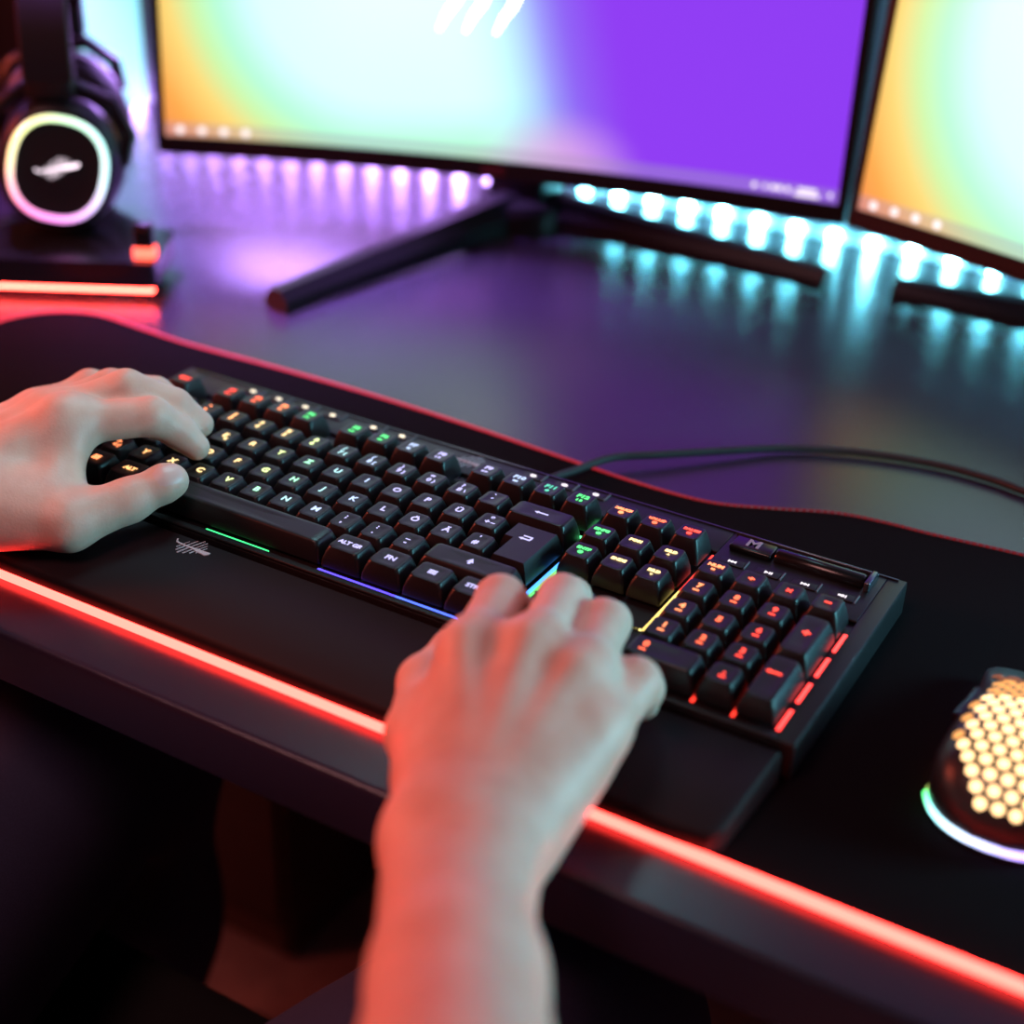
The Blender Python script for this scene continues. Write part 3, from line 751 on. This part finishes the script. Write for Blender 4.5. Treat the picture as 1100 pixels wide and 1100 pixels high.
    for tp in tips:
        e = Vector((*tp, 0)); d = (e-h).normalized(); w = Vector((-d.y, d.x, 0))
        LL = (e-h).length; loops = []
        for k in range(9):
            q = k/8; c = h+d*(0.02+(LL-0.02)*q); hw = 0.018-0.007*q; zt_ = 0.030-0.014*q
            zb = 0.0 if q > 0.9 or q < 0.2 else 0.003
            loops.append([tuple(c+w*a+Vector((0, 0, z))) for a, z in ((hw, zb), (hw, zt_*0.55), (hw*0.45, zt_), (-hw*0.45, zt_), (-hw, zt_*0.55), (-hw, zb))])
        obj('foot', loft(loops), BEZEL, root, angle=25)
    return root
make_monitor((-0.258, 0.378), (0.262, 0.531), 0.06, (-0.022, 0.560), ((-0.068, 0.283), (0.248, 0.556)),
             'black curved monitor in the middle, white streaks on its violet and mint wallpaper', (0.218, 0.2385, 0.262))
make_monitor((0.2640, 0.5320), (0.744, 0.308), 0.06, (0.565, 0.560), ((0.298, 0.566), (0.54, 0.290)),
             'black curved monitor cut off by the right edge of the photo', (0.218, 0.2385, 0.262))

# ------------------------------------------------------------------ LED strip along the rear edge of the desk
st = thing('led_strip', 'LED strip of violet and cyan lights along the wall behind the monitor feet', 'light strip', (0.2, 0.668, 0.0))
obj('tape', box(-0.62, 1.2, 0.6665, 0.6695, 0.0003, 0.0095), mat('white_tape', (0.6, 0.6, 0.6), 0.5), st, smooth=False)
LEDC = glow('led_cyan', (0.17, 0.80, 1.0), 130.0)
LEDV = glow('led_violet', (0.52, 0.30, 1.0), 75.0)
dv, df = box(-0.0036, 0.0036, -0.0045, 0.0, -0.0038, 0.0038)
proto = {}
for k in range(54):
    x = -0.585+0.0333*k
    m = LEDV if x < -0.03 else LEDC
    if m.name not in proto:
        proto[m.name] = obj('diode', (dv, df), m, st, smooth=False, local=True); o = proto[m.name]
    else:
        o = proto[m.name].copy(); COL.objects.link(o)
    o.location = Vector((x, 0.6662, 0.0046))-st.location

# ------------------------------------------------------------------ headphones on their stand
b_ = Vector((0.868, 0.496, 0)).normalized(); a_ = Vector((b_.y, -b_.x, 0))       # stand: right, towards the sitter
Bc = Vector((-0.2275, 0.2446, 0))
bh = Vector((0.75, 0.66, 0)).normalized(); ah = Vector((bh.y, -bh.x, 0))           # headphones are turned a little on the hanger
Hc = Vector((-0.2306, 0.245, 0))-ah*0.089
def LW(x, y, z): return Bc + b_*x + a_*y + Vector((0, 0, z))
def HW(x, y, z): return Hc + bh*x + ah*y + Vector((0, 0, z))
def lx(vf): return [tuple(LW(*p)) for p in vf[0]], vf[1]
def hx_(vf): return [tuple(HW(*p)) for p in vf[0]], vf[1]
hs = thing('headphone_stand', 'low black headphone stand with red underglow at the left of the desk', 'headphone stand', tuple(Bc))
cb = Vector((b_.dot(Hc-Bc), a_.dot(Hc-Bc)))
obj('base', lx(prism([(-0.070, -0.0375), (cb.x-0.032, cb.y+0.01), (cb.x-0.022, cb.y-0.022), (cb.x+0.022, cb.y-0.022), (cb.x+0.034, cb.y+0.012), (0.052, -0.0375), (0.070, -0.030), (0.070, 0.0345), (0.067, 0.0375), (-0.067, 0.0375), (-0.070, 0.0345)][::-1], 0.010, 0.030, 0.002)), GLOSS, hs)
for x in (-0.055, 0.055):
    for y in (-0.022, 0.022): obj('foot_pad', lx(move(lathe([(0.006, 0), (0.006, 0.0105)], 12), x, y, 0)), SOFT, hs)
obj('foot_pad', hx_(lathe([(0.006, 0), (0.006, 0.0105)], 12)), SOFT, hs)
obj('light_strip', lx(box(-0.068, 0.068, 0.0315, 0.0365, 0.0070, 0.0100)), glow('stand_red', (1.0, 0.05, 0.035), 34.0), hs, smooth=False)
obj('column', hx_(loft([rrect(0.012, 0.010, 0.004, z=0.028), rrect(0.011, 0.009, 0.004, z=0.222)])), PLASTIC, hs)
obj('hanger', hx_(box(-0.020, 0.020, -0.034, 0.034, 0.220, 0.2285, 0.003)), PLASTIC, hs)

hp = thing('headphones', 'black over-ear headset with a rainbow ring and white emblem on its ear cup', 'headphones', tuple(HW(0, 0, 0.234)))
def ring_profile(rx, ry, n=40, p=2.35):
    out = []
    for k in range(n):
        a = 2*PI*k/n; c, s = math.cos(a), math.sin(a)
        out.append((rx*math.copysign(abs(c)**(2/p), c), ry*math.copysign(abs(s)**(2/p), s)))
    return out
RB = bpy.data.materials.new('rainbow_ring'); RB.use_nodes = True
nt = RB.node_tree; bs = nt.nodes['Principled BSDF']
tc = nt.nodes.new('ShaderNodeTexCoord'); gt = nt.nodes.new('ShaderNodeTexGradient'); gt.gradient_type = 'RADIAL'
cr = nt.nodes.new('ShaderNodeValToRGB'); nt.links.new(tc.outputs['Object'], gt.inputs[0]); nt.links.new(gt.outputs['Fac'], cr.inputs['Fac'])
e = cr.color_ramp.elements; e[0].position = 0; e[0].color = (1.0, 0.80, 0.40, 1); e[1].position = 1; e[1].color = (1.0, 0.80, 0.40, 1)
for p, c in ((0.07, (1.0, 0.45, 0.45)), (0.16, (1.0, 0.22, 0.55)), (0.27, (0.95, 0.25, 0.85)), (0.38, (0.70, 0.50, 1.0)), (0.50, (0.55, 0.95, 1.0)), (0.63, (0.48, 1.0, 0.85)), (0.76, (0.60, 1.0, 0.55)), (0.88, (0.95, 1.0, 0.32))):
    q = e.new(p); q.color = (*c, 1)
nt.links.new(cr.outputs[0], bs.inputs['Emission Color']); bs.inputs['Emission Strength'].default_value = 1.7
CY = 0.0835                                    # cup centre height
tilt_c = math.radians(-14)
def cup(sgn):
    yc = sgn*0.078
    def C(u, v, w):                           # cup frame: u right, v up (rolled), w outward
        uu = u*math.cos(tilt_c)-v*math.sin(tilt_c); vv = u*math.sin(tilt_c)+v*math.cos(tilt_c)
        return tuple(HW(uu*sgn if sgn < 0 else uu, yc+sgn*w, CY+vv))
    def lo(prof, r0=(0.0425, 0.0475)):
        return loft([[C(x*k, y*k, w) for x, y in ring_profile(*r0)] for k, w in prof])
    body = obj('ear_cup', lo([(0.86, -0.020), (1.0, -0.014), (1.0, -0.002), (0.96, 0.006), (0.88, 0.0105), (0.80, 0.0112), (0.70, 0.0100), (0.4, 0.0100)]), mat('cup_black', (0.008, 0.008, 0.010), 0.4, spec=0.3), hp)
    obj('ear_cushion', lo([(0.80, -0.021), (1.04, -0.022), (1.12, -0.030), (1.10, -0.040), (0.95, -0.047), (0.7, -0.046), (0.6, -0.036)]), LEATHER, hp)
    # glowing ring in its own frame so the hue runs round it
    Q = Matrix(((bh.x*sgn, 0, ah.x*sgn, 0), (bh.y*sgn, 0, ah.y*sgn, 0), (0, 1, 0, 0), (0, 0, 0, 1)))
    rp = [Vector((x, y, 0)) for x, y in ring_profile(0.0325, 0.0368, 60)]
    rg = obj('light_ring', tube(rp, 0.0026, 8, closed=True), RB, body, local=True)
    rg.matrix_local = Matrix.Translation(Vector(C(0, 0, 0.0112))-hp.location) @ Q @ Matrix.Rotation(tilt_c, 4, 'Z')
    lgp = [[(x*1.0, y*0.95+0.001) for x, y in q] for q in blade(0.032)]
    lgm = flat(lgp, 0.0, 0.0008)
    le = obj('logo', lgm, glow('headset_logo', (1.0, 0.80, 0.92), 2.6), body, local=True, smooth=False)
    le.matrix_local = Matrix.Translation(Vector(C(0, 0, 0.0104))-hp.location) @ Q @ Matrix.Rotation(math.radians(10), 4, 'Z')
    obj('yoke', join(tube([C(-0.044, 0.008, -0.008), C(-0.046, 0.030, -0.010), C(-0.030, 0.050, -0.012), C(0, 0.056, -0.014), C(0.030, 0.050, -0.012), C(0.046, 0.030, -0.010), C(0.044, 0.008, -0.008)], 0.0055, 8)), PLASTIC, hp)
cup(1); cup(-1)
# headband: a wide arc over the hanger
def band(w, th, r0, zc0, a0=-0.06, red=False):
    loops = []; N = 36
    for k in range(N+1):
        a = a0 + (PI-2*a0)*k/N
        r = r0
        cy_, cz = math.cos(a)*r*0.93, math.sin(a)*r*1.0
        cy_ = max(-0.083, min(0.083, cy_*1.0))
        nrm = Vector((0, math.cos(a), math.sin(a)))
        loops.append([tuple(HW(x, cy_+nrm.y*o, zc0+cz+nrm.z*o)) for x, o in ((-w, 0), (-w*0.9, th), (w*0.9, th), (w, 0), (w*0.9, -th), (-w*0.9, -th))])
    return loft(loops)
obj('headband', band(0.0175, 0.004, 0.0865, 0.1500), SOFT, hp)
for y0 in (0.073, -0.083): obj('slider', hx_(box(-0.0165, 0.0165, y0, y0+0.010, CY+0.048, 0.165, 0.003)), PLASTIC, hp)
hc = [tuple(HW(-0.028, 0.072, CY-0.038)), tuple(HW(-0.050, 0.080, 0.040)), tuple(HW(-0.100, 0.075, 0.020)), tuple(HW(-0.14, 0.05, 0.0030)), tuple(HW(-0.22, 0.05, 0.0025)), tuple(HW(-0.32, -0.03, 0.0025))]
obj('cable', tube(catmull(hc, 8), 0.0016, 8), BRAID, hp)

us = thing('usb_stick', 'small black USB plug with a red light on the headphone stand', 'usb stick', tuple(LW(0.062, 0.026, 0.030)))
obj('plug_body', lx(box(0.0555, 0.0690, 0.022, 0.031, 0.0378, 0.0560, 0.0015)), GLOSS, us)
obj('light_window', lx(box(0.0545, 0.0700, 0.021, 0.032, 0.0301, 0.0380, 0.0010)), glow('plug_red', (1.0, 0.08, 0.05), 5.0), us)

# ------------------------------------------------------------------ glowing light box in the far left corner
lb = thing('light_box', 'bright cyan glowing light box by the wall behind the headphones', 'light', (-0.60, 0.605, 0.0))
PX0, PX1, PY0, PY1 = -0.70, -0.52, 0.562, 0.648
obj('housing', box(PX0, PX1-0.006, PY0, PY1, 0.004, 0.30, 0.004), PLASTIC, lb)
obj('diffuser', box(PX1-0.006, PX1, PY0+0.002, PY1-0.002, 0.006, 0.298, 0.002), mat('lit_diffuser', (0.3, 0.4, 0.4), 0.4, emis=(0.28, 0.95, 1.0), strength=1.15), lb)
for x in (-0.68, -0.54):
    for y in (0.58, 0.63): obj('foot', move(lathe([(0.010, 0), (0.010, 0.005)], 14), x, y, 0), SOFT, lb)

# ------------------------------------------------------------------ below the desk
cab = thing('drawer_cabinet', 'dark brown cabinet standing on the pink floor under the desk', 'cabinet', (-0.33, 0.48, -0.74))
obj('body', box(-0.56, -0.137, 0.342, 0.63, -0.735, -0.16, 0.003), CABINET, cab)
obj('door', box(-0.552, -0.145, 0.334, 0.342, -0.690, -0.165, 0.002), CABINET, cab)
obj('plinth', box(-0.55, -0.150, 0.350, 0.62, -0.74, -0.734), PLASTIC, cab)
o = obj('skirting_strip', box(-0.552, -0.145, 0.338, 0.342, -0.728, -0.700, 0.001), mat('tan_strip', (0.12, 0.07, 0.05), 0.5), cab)

chair = thing('office_chair', 'black chair seat at the lower left in front of the jeans', 'chair', (0.10, -0.36, -0.74))
seat = loft([[(0.10+x*k, -0.290+y*k, z+0.018) for x, y, _ in rrect(0.30, 0.262, 0.06, 5)] for k, z in ((0.90, -0.40), (0.98, -0.392), (1.0, -0.36), (1.0, -0.322), (0.975, -0.305), (0.92, -0.298), (0.5, -0.302))])
obj('seat', seat, LEATHER, chair)
obj('gas_lift', cyl((0.10, -0.34, -0.66), (0.10, -0.34, -0.40), 0.026), METAL, chair)
obj('hub', cyl((0.10, -0.34, -0.69), (0.10, -0.34, -0.63), 0.045), PLASTIC, chair)
for k in range(5):
    a = 0.6+k*2*PI/5; d = Vector((math.cos(a), math.sin(a), 0)); c = Vector((0.10, -0.34, 0))
    lg_ = obj('leg', tube([tuple(c+d*0.03+Vector((0, 0, -0.655))), tuple(c+d*0.17+Vector((0, 0, -0.665))), tuple(c+d*0.28+Vector((0, 0, -0.685)))], [0.022, 0.018, 0.014], 10), PLASTIC, chair)
    w = Vector((-d.y, d.x, 0)); e_ = c+d*0.28+Vector((0, 0, -0.713))
    obj('caster', tube([tuple(e_-w*0.022), tuple(e_-w*0.018), tuple(e_+w*0.018), tuple(e_+w*0.022)], [0.022, 0.027, 0.027, 0.022], 18), SOFT, lg_)

# ------------------------------------------------------------------ person
SKIN = bpy.data.materials.new('skin'); SKIN.use_nodes = True
nt = SKIN.node_tree; bs = nt.nodes['Principled BSDF']
bs.inputs['Roughness'].default_value = 0.50; bs.inputs['Specular IOR Level'].default_value = 0.4
bs.inputs['Subsurface Weight'].default_value = 0.25; bs.inputs['Subsurface Radius'].default_value = (1.0, 0.4, 0.25); bs.inputs['Subsurface Scale'].default_value = 0.004
tc = nt.nodes.new('ShaderNodeTexCoord')
n1 = nt.nodes.new('ShaderNodeTexNoise'); n1.inputs['Scale'].default_value = 55; n1.inputs['Detail'].default_value = 4
cr = nt.nodes.new('ShaderNodeValToRGB'); e = cr.color_ramp.elements
e[0].position = 0.3; e[0].color = (0.62, 0.34, 0.265, 1); e[1].position = 0.7; e[1].color = (0.70, 0.43, 0.345, 1)
n2 = nt.nodes.new('ShaderNodeTexNoise'); n2.inputs['Scale'].default_value = 700; n2.inputs['Detail'].default_value = 4
bp = nt.nodes.new('ShaderNodeBump'); bp.inputs['Strength'].default_value = 0.22; bp.inputs['Distance'].default_value = 0.0006
for x in (n1, n2): nt.links.new(tc.outputs['Object'], x.inputs['Vector'])
nt.links.new(n1.outputs['Fac'], cr.inputs['Fac']); nt.links.new(cr.outputs['Color'], bs.inputs['Base Color'])
nt.links.new(n2.outputs['Fac'], bp.inputs['Height']); nt.links.new(bp.outputs['Normal'], bs.inputs['Normal'])
NAIL = mat('fingernail', (0.64, 0.38, 0.34), 0.42)

def build_hand(F, fingers, mcp, palm, thumb, arm, scale=1.0, extra=()):
    for (a, ra, b, rb, k) in palm: F.cone(a, ra, b, rb, k)
    for ch in fingers:
        D = np.full(F.n, 1.0, np.float32)
        pts, rad = ch
        for i in range(len(pts)-1): F.cone(pts[i], rad[i], pts[i+1], rad[i+1], 0.003, tgt=D)
        F.union(D, 0.004)
    D = np.full(F.n, 1.0, np.float32)
    for i in range(len(thumb[0])-1): F.cone(thumb[0][i], thumb[1][i], thumb[0][i+1], thumb[1][i+1], 0.005, tgt=D)
    F.union(D, 0.014)
    for (a, ra, b, rb, k, sq) in arm: F.cone(a, ra, b, rb, k, squash=sq)
    for (a, ra, b, rb, k) in extra: F.cone(a, ra, b, rb, k)

# right hand
W = (0.3684, -0.1624, 0.046)
RI, RM, RR, RP = (0.3235, -0.0824, 0.064), (0.3459, -0.0715, 0.067), (0.3678, -0.0717, 0.062), (0.3830, -0.0860, 0.0505)
fing = [([RI, (0.311, -0.0395, 0.0609), (0.3058, -0.0215, 0.0450), (0.3042, -0.0160, 0.0310)], [0.0112, 0.0110, 0.0095, 0.0078]),
        ([RM, (0.3329, -0.0248, 0.0617), (0.3275, -0.0055, 0.0500), (0.3252, 0.0022, 0.0432)], [0.0110, 0.0104, 0.0088, 0.0074]),
        ([RR, (0.355, -0.0289, 0.0586), (0.3496, -0.0112, 0.0480), (0.3476, -0.0040, 0.0425)], [0.0108, 0.0110, 0.0094, 0.0078]),
        ([RP, (0.3815, -0.0509, 0.0523), (0.3785, -0.0370, 0.0400), (0.3772, -0.0320, 0.0290)], [0.0100, 0.0106, 0.0092, 0.0076])]
wL, wR = (0.3580, -0.1600, 0.043), (0.3780, -0.1570, 0.043)
palm = [(wL, 0.0175, RI, 0.0128, 0.012), ((0.364, -0.158, 0.046), 0.018, RM, 0.0128, 0.012), ((0.375, -0.156, 0.045), 0.018, RR, 0.0122, 0.012), (wR, 0.0175, RP, 0.0118, 0.012),
        ((0.3440, -0.130, 0.040), 0.019, (0.3280, -0.098, 0.050), 0.014, 0.012),
        ((0.378, -0.140, 0.037), 0.0165, (0.380, -0.102, 0.043), 0.0125, 0.012)]
thumb = ([(0.3530, -0.1430, 0.038), (0.3160, -0.1085, 0.037), (0.2965, -0.0760, 0.0345), (0.2935, -0.0480, 0.0330), (0.2945, -0.0425, 0.0325)], [0.0175, 0.0140, 0.0112, 0.0098, 0.0080])
av = Vector((0.4147-0.3684, -0.2388+0.1624, 0.010)).normalized()
el_ = Vector(W)+av*0.25
sq = (0, 0, 1, 1.22)
arm = [((0.3690, -0.166, 0.045), 0.0262, tuple(Vector(W)+av*0.075+Vector((0, 0, 0.004))), 0.0262, 0.016, sq), (tuple(Vector(W)+av*0.075+Vector((0, 0, 0.004))), 0.0262, tuple(el_+Vector((0, 0, 0.02))), 0.040, 0.01, (0, 0, 1, 1.1))]
ex = [(tuple(Vector(p)+Vector((0, -0.004, 0.0035))), 0.0100, tuple(Vector(p)+Vector((0, 0.004, 0.0040))), 0.0094, 0.010) for p in (RI, RM, RR, RP)]
ex.append(((0.3865, -0.173, 0.052), 0.0115, (0.389, -0.178, 0.052), 0.0115, 0.014))
for p, c in ((RI, (0.362, -0.148, 0.056)), (RM, (0.367, -0.146, 0.058)), (RR, (0.373, -0.146, 0.057))):
    pv = Vector(p)+Vector((0, -0.008, 0.0095)); ex.append((tuple(pv), 0.0028, c, 0.0020, 0.009))
Fr = Field((0.268, -0.44, 0.005), (0.570, 0.020, 0.170), 0.0015)
build_hand(Fr, fing, None, palm, thumb, arm, extra=ex)
rh = Fr.mesh(2)
# right forearm continues to the elbow and upper arm (outside the frame)
# left hand
LI, LM, LR, LP = (0.0393, -0.0188, 0.0615), (0.0210, -0.0120, 0.0580), (0.0050, -0.0030, 0.0510), (-0.0100, 0.0070, 0.0440)
fing = [([LI, (0.0689, 0.0107, 0.0624), (0.0770, 0.0225, 0.0500), (0.0838, 0.0262, 0.0420)], [0.0112, 0.0102, 0.0088, 0.0072]),
        ([LM, (0.0468, 0.0165, 0.0700), (0.0645, 0.0330, 0.0590), (0.0750, 0.0400, 0.0475)], [0.0112, 0.0104, 0.0088, 0.0074]),
        ([LR, (0.0230, 0.0290, 0.0600), (0.0380, 0.0470, 0.0540), (0.0480, 0.0560, 0.0440)], [0.0106, 0.0100, 0.0086, 0.0072]),
        ([LP, (-0.0010, 0.0360, 0.0520), (0.0080, 0.0480, 0.0480), (0.0150, 0.0560, 0.0420)], [0.0100, 0.0092, 0.0078, 0.0068])]
LWr = (-0.0060, -0.0880, 0.0360)
palm = [((0.008, -0.084, 0.036), 0.019, LI, 0.0132, 0.012), ((-0.002, -0.080, 0.036), 0.018, LM, 0.0128, 0.012), ((-0.012, -0.074, 0.034), 0.018, LR, 0.0122, 0.012), ((-0.022, -0.068, 0.031), 0.0175, LP, 0.0118, 0.012), (LI, 0.0130, (0.0520, -0.0390, 0.0450), 0.0105, 0.012),
        ((0.025, -0.073, 0.035), 0.020, (0.0530, -0.0500, 0.037), 0.0150, 0.013), ((-0.020, -0.055, 0.032), 0.016, (-0.008, -0.015, 0.042), 0.013, 0.012)]
thumb = ([(0.020, -0.082, 0.036), (0.0735, -0.0580, 0.0330), (0.0886, -0.0310, 0.0375), (0.0985, -0.0140, 0.0430), (0.1005, -0.0110, 0.0436)], [0.0210, 0.0142, 0.0108, 0.0092, 0.0078])
lav = Vector((-0.55, -0.83, 0.02)).normalized()
le_ = Vector(LWr)+lav*0.25
arm = [((-0.007, -0.090, 0.036), 0.0255, tuple(Vector(LWr)+lav*0.075+Vector((0, 0, 0.004))), 0.0285, 0.016, sq), (tuple(Vector(LWr)+lav*0.075+Vector((0, 0, 0.004))), 0.0285, tuple(le_+Vector((0, 0, 0.02))), 0.043, 0.01, (0, 0, 1, 1.1))]
ex = [(tuple(Vector(p)+Vector((0, -0.003, 0.003))), 0.0104, tuple(Vector(p)+Vector((0.003, 0.003, 0.0030))), 0.0096, 0.010) for p in (LI, LM, LR, LP)]
for p, c in ((LI, (0.004, -0.074, 0.047)), (LM, (-0.004, -0.070, 0.046))):
    pv = Vector(p)+Vector((-0.003, -0.006, 0.0090)); ex.append((tuple(pv), 0.0028, c, 0.0020, 0.009))
Fl = Field((-0.205, -0.360, 0.005), (0.118, 0.075, 0.115), 0.0015)
build_hand(Fl, fing, None, palm, thumb, arm, extra=ex)
lh = Fl.mesh(2)
person = thing('person', 'person in dark jeans typing with both bare hands on the keyboard', 'person', (0.12, -0.30, -0.74))
body = obj('body', join(rh, lh), [SKIN, NAIL], person, angle=80)
# thumb nail of the left hand
tipc = Vector((0.0985, -0.0140, 0.0430)); td = (Vector((0.0985, -0.0140, 0.0430))-Vector((0.0886, -0.0310, 0.0375))).normalized()
cam_side = Vector((0.43, -0.50, 0.75)); cam_side = (cam_side-td*cam_side.dot(td)).normalized(); sidev = td.cross(cam_side)
off = world_loc(person)
for pl in body.data.polygons:
    c = pl.center+off-tipc
    if c.length > 0.02: continue
    u, v, w = c.dot(td)-0.002, c.dot(sidev), c.dot(cam_side)
    if w > 0.003 and (abs(u)/0.0068)**3+(abs(v)/0.0056)**3 < 1: pl.material_index = 1

# trousers
Ft = Field((-0.26, -0.56, -0.70), (0.44, 0.16, -0.06), 0.006)
for hip, kn, an in (((0.07, -0.44, -0.180), (-0.036, 0.042, -0.190), (-0.088, 0.070, -0.66)), ((0.26, -0.44, -0.180), (0.345, -0.040, -0.190), (0.350, -0.010, -0.66))):
    Ft.cone(hip, 0.100, kn, 0.078, 0.03); Ft.cone(kn, 0.076, an, 0.062, 0.03)
Ft.cone((0.09, -0.46, -0.165), 0.115, (0.24, -0.46, -0.165), 0.115, 0.06)
X, Y, Z = np.meshgrid(*Ft.ax, indexing='ij')
fold = 0.0045*np.sin(95*(X+0.30*Y)+14*Z+2.2*np.sin(9*Z))*np.clip((-0.12-Z)*9, 0, 1)+0.004*np.sin(38*Z+22*X+8*Y)
Ft.d = (Ft.d+fold.astype(np.float32))
Ft.d[:, :, 0] = 0.1; Ft.d[:, :, -1] = 0.1
Ft.d[0] = 0.1; Ft.d[-1] = 0.1; Ft.d[:, 0] = 0.1; Ft.d[:, -1] = 0.1
trs = obj('trousers', Ft.mesh(1), DENIM, person, angle=80)
for (x, y) in ((-0.088, 0.07), (0.350, -0.010)):
    Fs = Field((x-0.09, y-0.14, -0.76), (x+0.09, y+0.24, -0.60), 0.006)
    Fs.cone((x, y-0.05, -0.700), 0.038, (x, y+0.14, -0.706), 0.034, 0.02); Fs.cone((x, y, -0.69), 0.045, (x, y, -0.655), 0.045, 0.03)
    fl_ = np.meshgrid(*Fs.ax, indexing='ij')[2]; Fs.d = np.maximum(Fs.d, (-0.739-fl_).astype(np.float32))
    obj('shoe', Fs.mesh(1), SOFT, person, angle=70)

# ------------------------------------------------------------------ lights
def area(name, loc, target, size, power, color, size_y=None, spread=180):
    l = bpy.data.lights.new(name, 'AREA'); l.energy = power; l.color = color; l.size = size
    if size_y: l.shape = 'RECTANGLE'; l.size_y = size_y
    l.spread = math.radians(spread)
    o = bpy.data.objects.new(name, l); COL.objects.link(o); o.location = loc
    o.rotation_euler = (Vector(target)-Vector(loc)).to_track_quat('-Z', 'Y').to_euler()
    return o
area('teal_lamp', (1.15, 0.36, 0.23), (0.30, 0.06, 0.03), 0.28, 10.5, (0.24, 0.84, 1.0))
area('teal_hand_fill', (0.02, 0.42, 0.90), (0.05, 0.0, 0.05), 0.30, 0.30, (0.40, 0.90, 1.0), spread=40)  # added fill, boosts the screens' teal light on the left hand
area('red_lamp', (-0.85, -0.30, 0.42), (0.25, -0.10, 0.05), 0.30, 13.5, (1.0, 0.12, 0.06))
area('violet_back_fill', (-0.26, 0.655, 0.22), (-0.16, 0.35, 0.03), 0.30, 8.0, (0.50, 0.27, 1.0), size_y=0.14)  # added unseen fill behind the monitor, gives the desk its lavender sheen
area('violet_desk_fill', (-0.46, 0.46, 0.95), (-0.13, 0.42, 0.0), 0.20, 4.5, (0.46, 0.24, 1.0), spread=32)  # added overhead fill, tints the left rear desk top violet
area('room_glow', (0.05, -0.95, 1.6), (0.25, -0.05, 0.0), 0.6, 13.0, (1.0, 0.42, 0.40))
w = bpy.data.worlds.new('World'); SC.world = w; w.use_nodes = True
w.node_tree.nodes['Background'].inputs[0].default_value = (0.05, 0.03, 0.06, 1); w.node_tree.nodes['Background'].inputs[1].default_value = 0.12

# ------------------------------------------------------------------ camera
yaw, pit, roll = -0.5150358, 0.5142189, 0.0344703
f = Vector((math.sin(yaw)*math.cos(pit), math.cos(yaw)*math.cos(pit), -math.sin(pit)))
r = f.cross(Vector((0, 0, 1))).normalized(); u = r.cross(f)
r2 = r*math.cos(roll)+u*math.sin(roll); u2 = -r*math.sin(roll)+u*math.cos(roll)
cd = bpy.data.cameras.new('camera'); co = bpy.data.objects.new('camera', cd); COL.objects.link(co)
co.matrix_world = Matrix(((r2.x, u2.x, -f.x, 0.5797414), (r2.y, u2.y, -f.y, -0.5071601), (r2.z, u2.z, -f.z, 0.4092168), (0, 0, 0, 1)))
cd.sensor_width = 36; cd.sensor_fit = 'HORIZONTAL'; cd.lens = 1610.74/1100*36
cd.clip_start = 0.01
cd.dof.use_dof = True; cd.dof.focus_distance = 0.75; cd.dof.aperture_fstop = 3.4; cd.dof.aperture_blades = 0
SC.camera = co
SC.view_settings.view_transform = 'Standard'; SC.view_settings.look = 'None'
SC.view_settings.exposure = 0.0; SC.view_settings.gamma = 1.0; SC.view_settings.use_curve_mapping = False
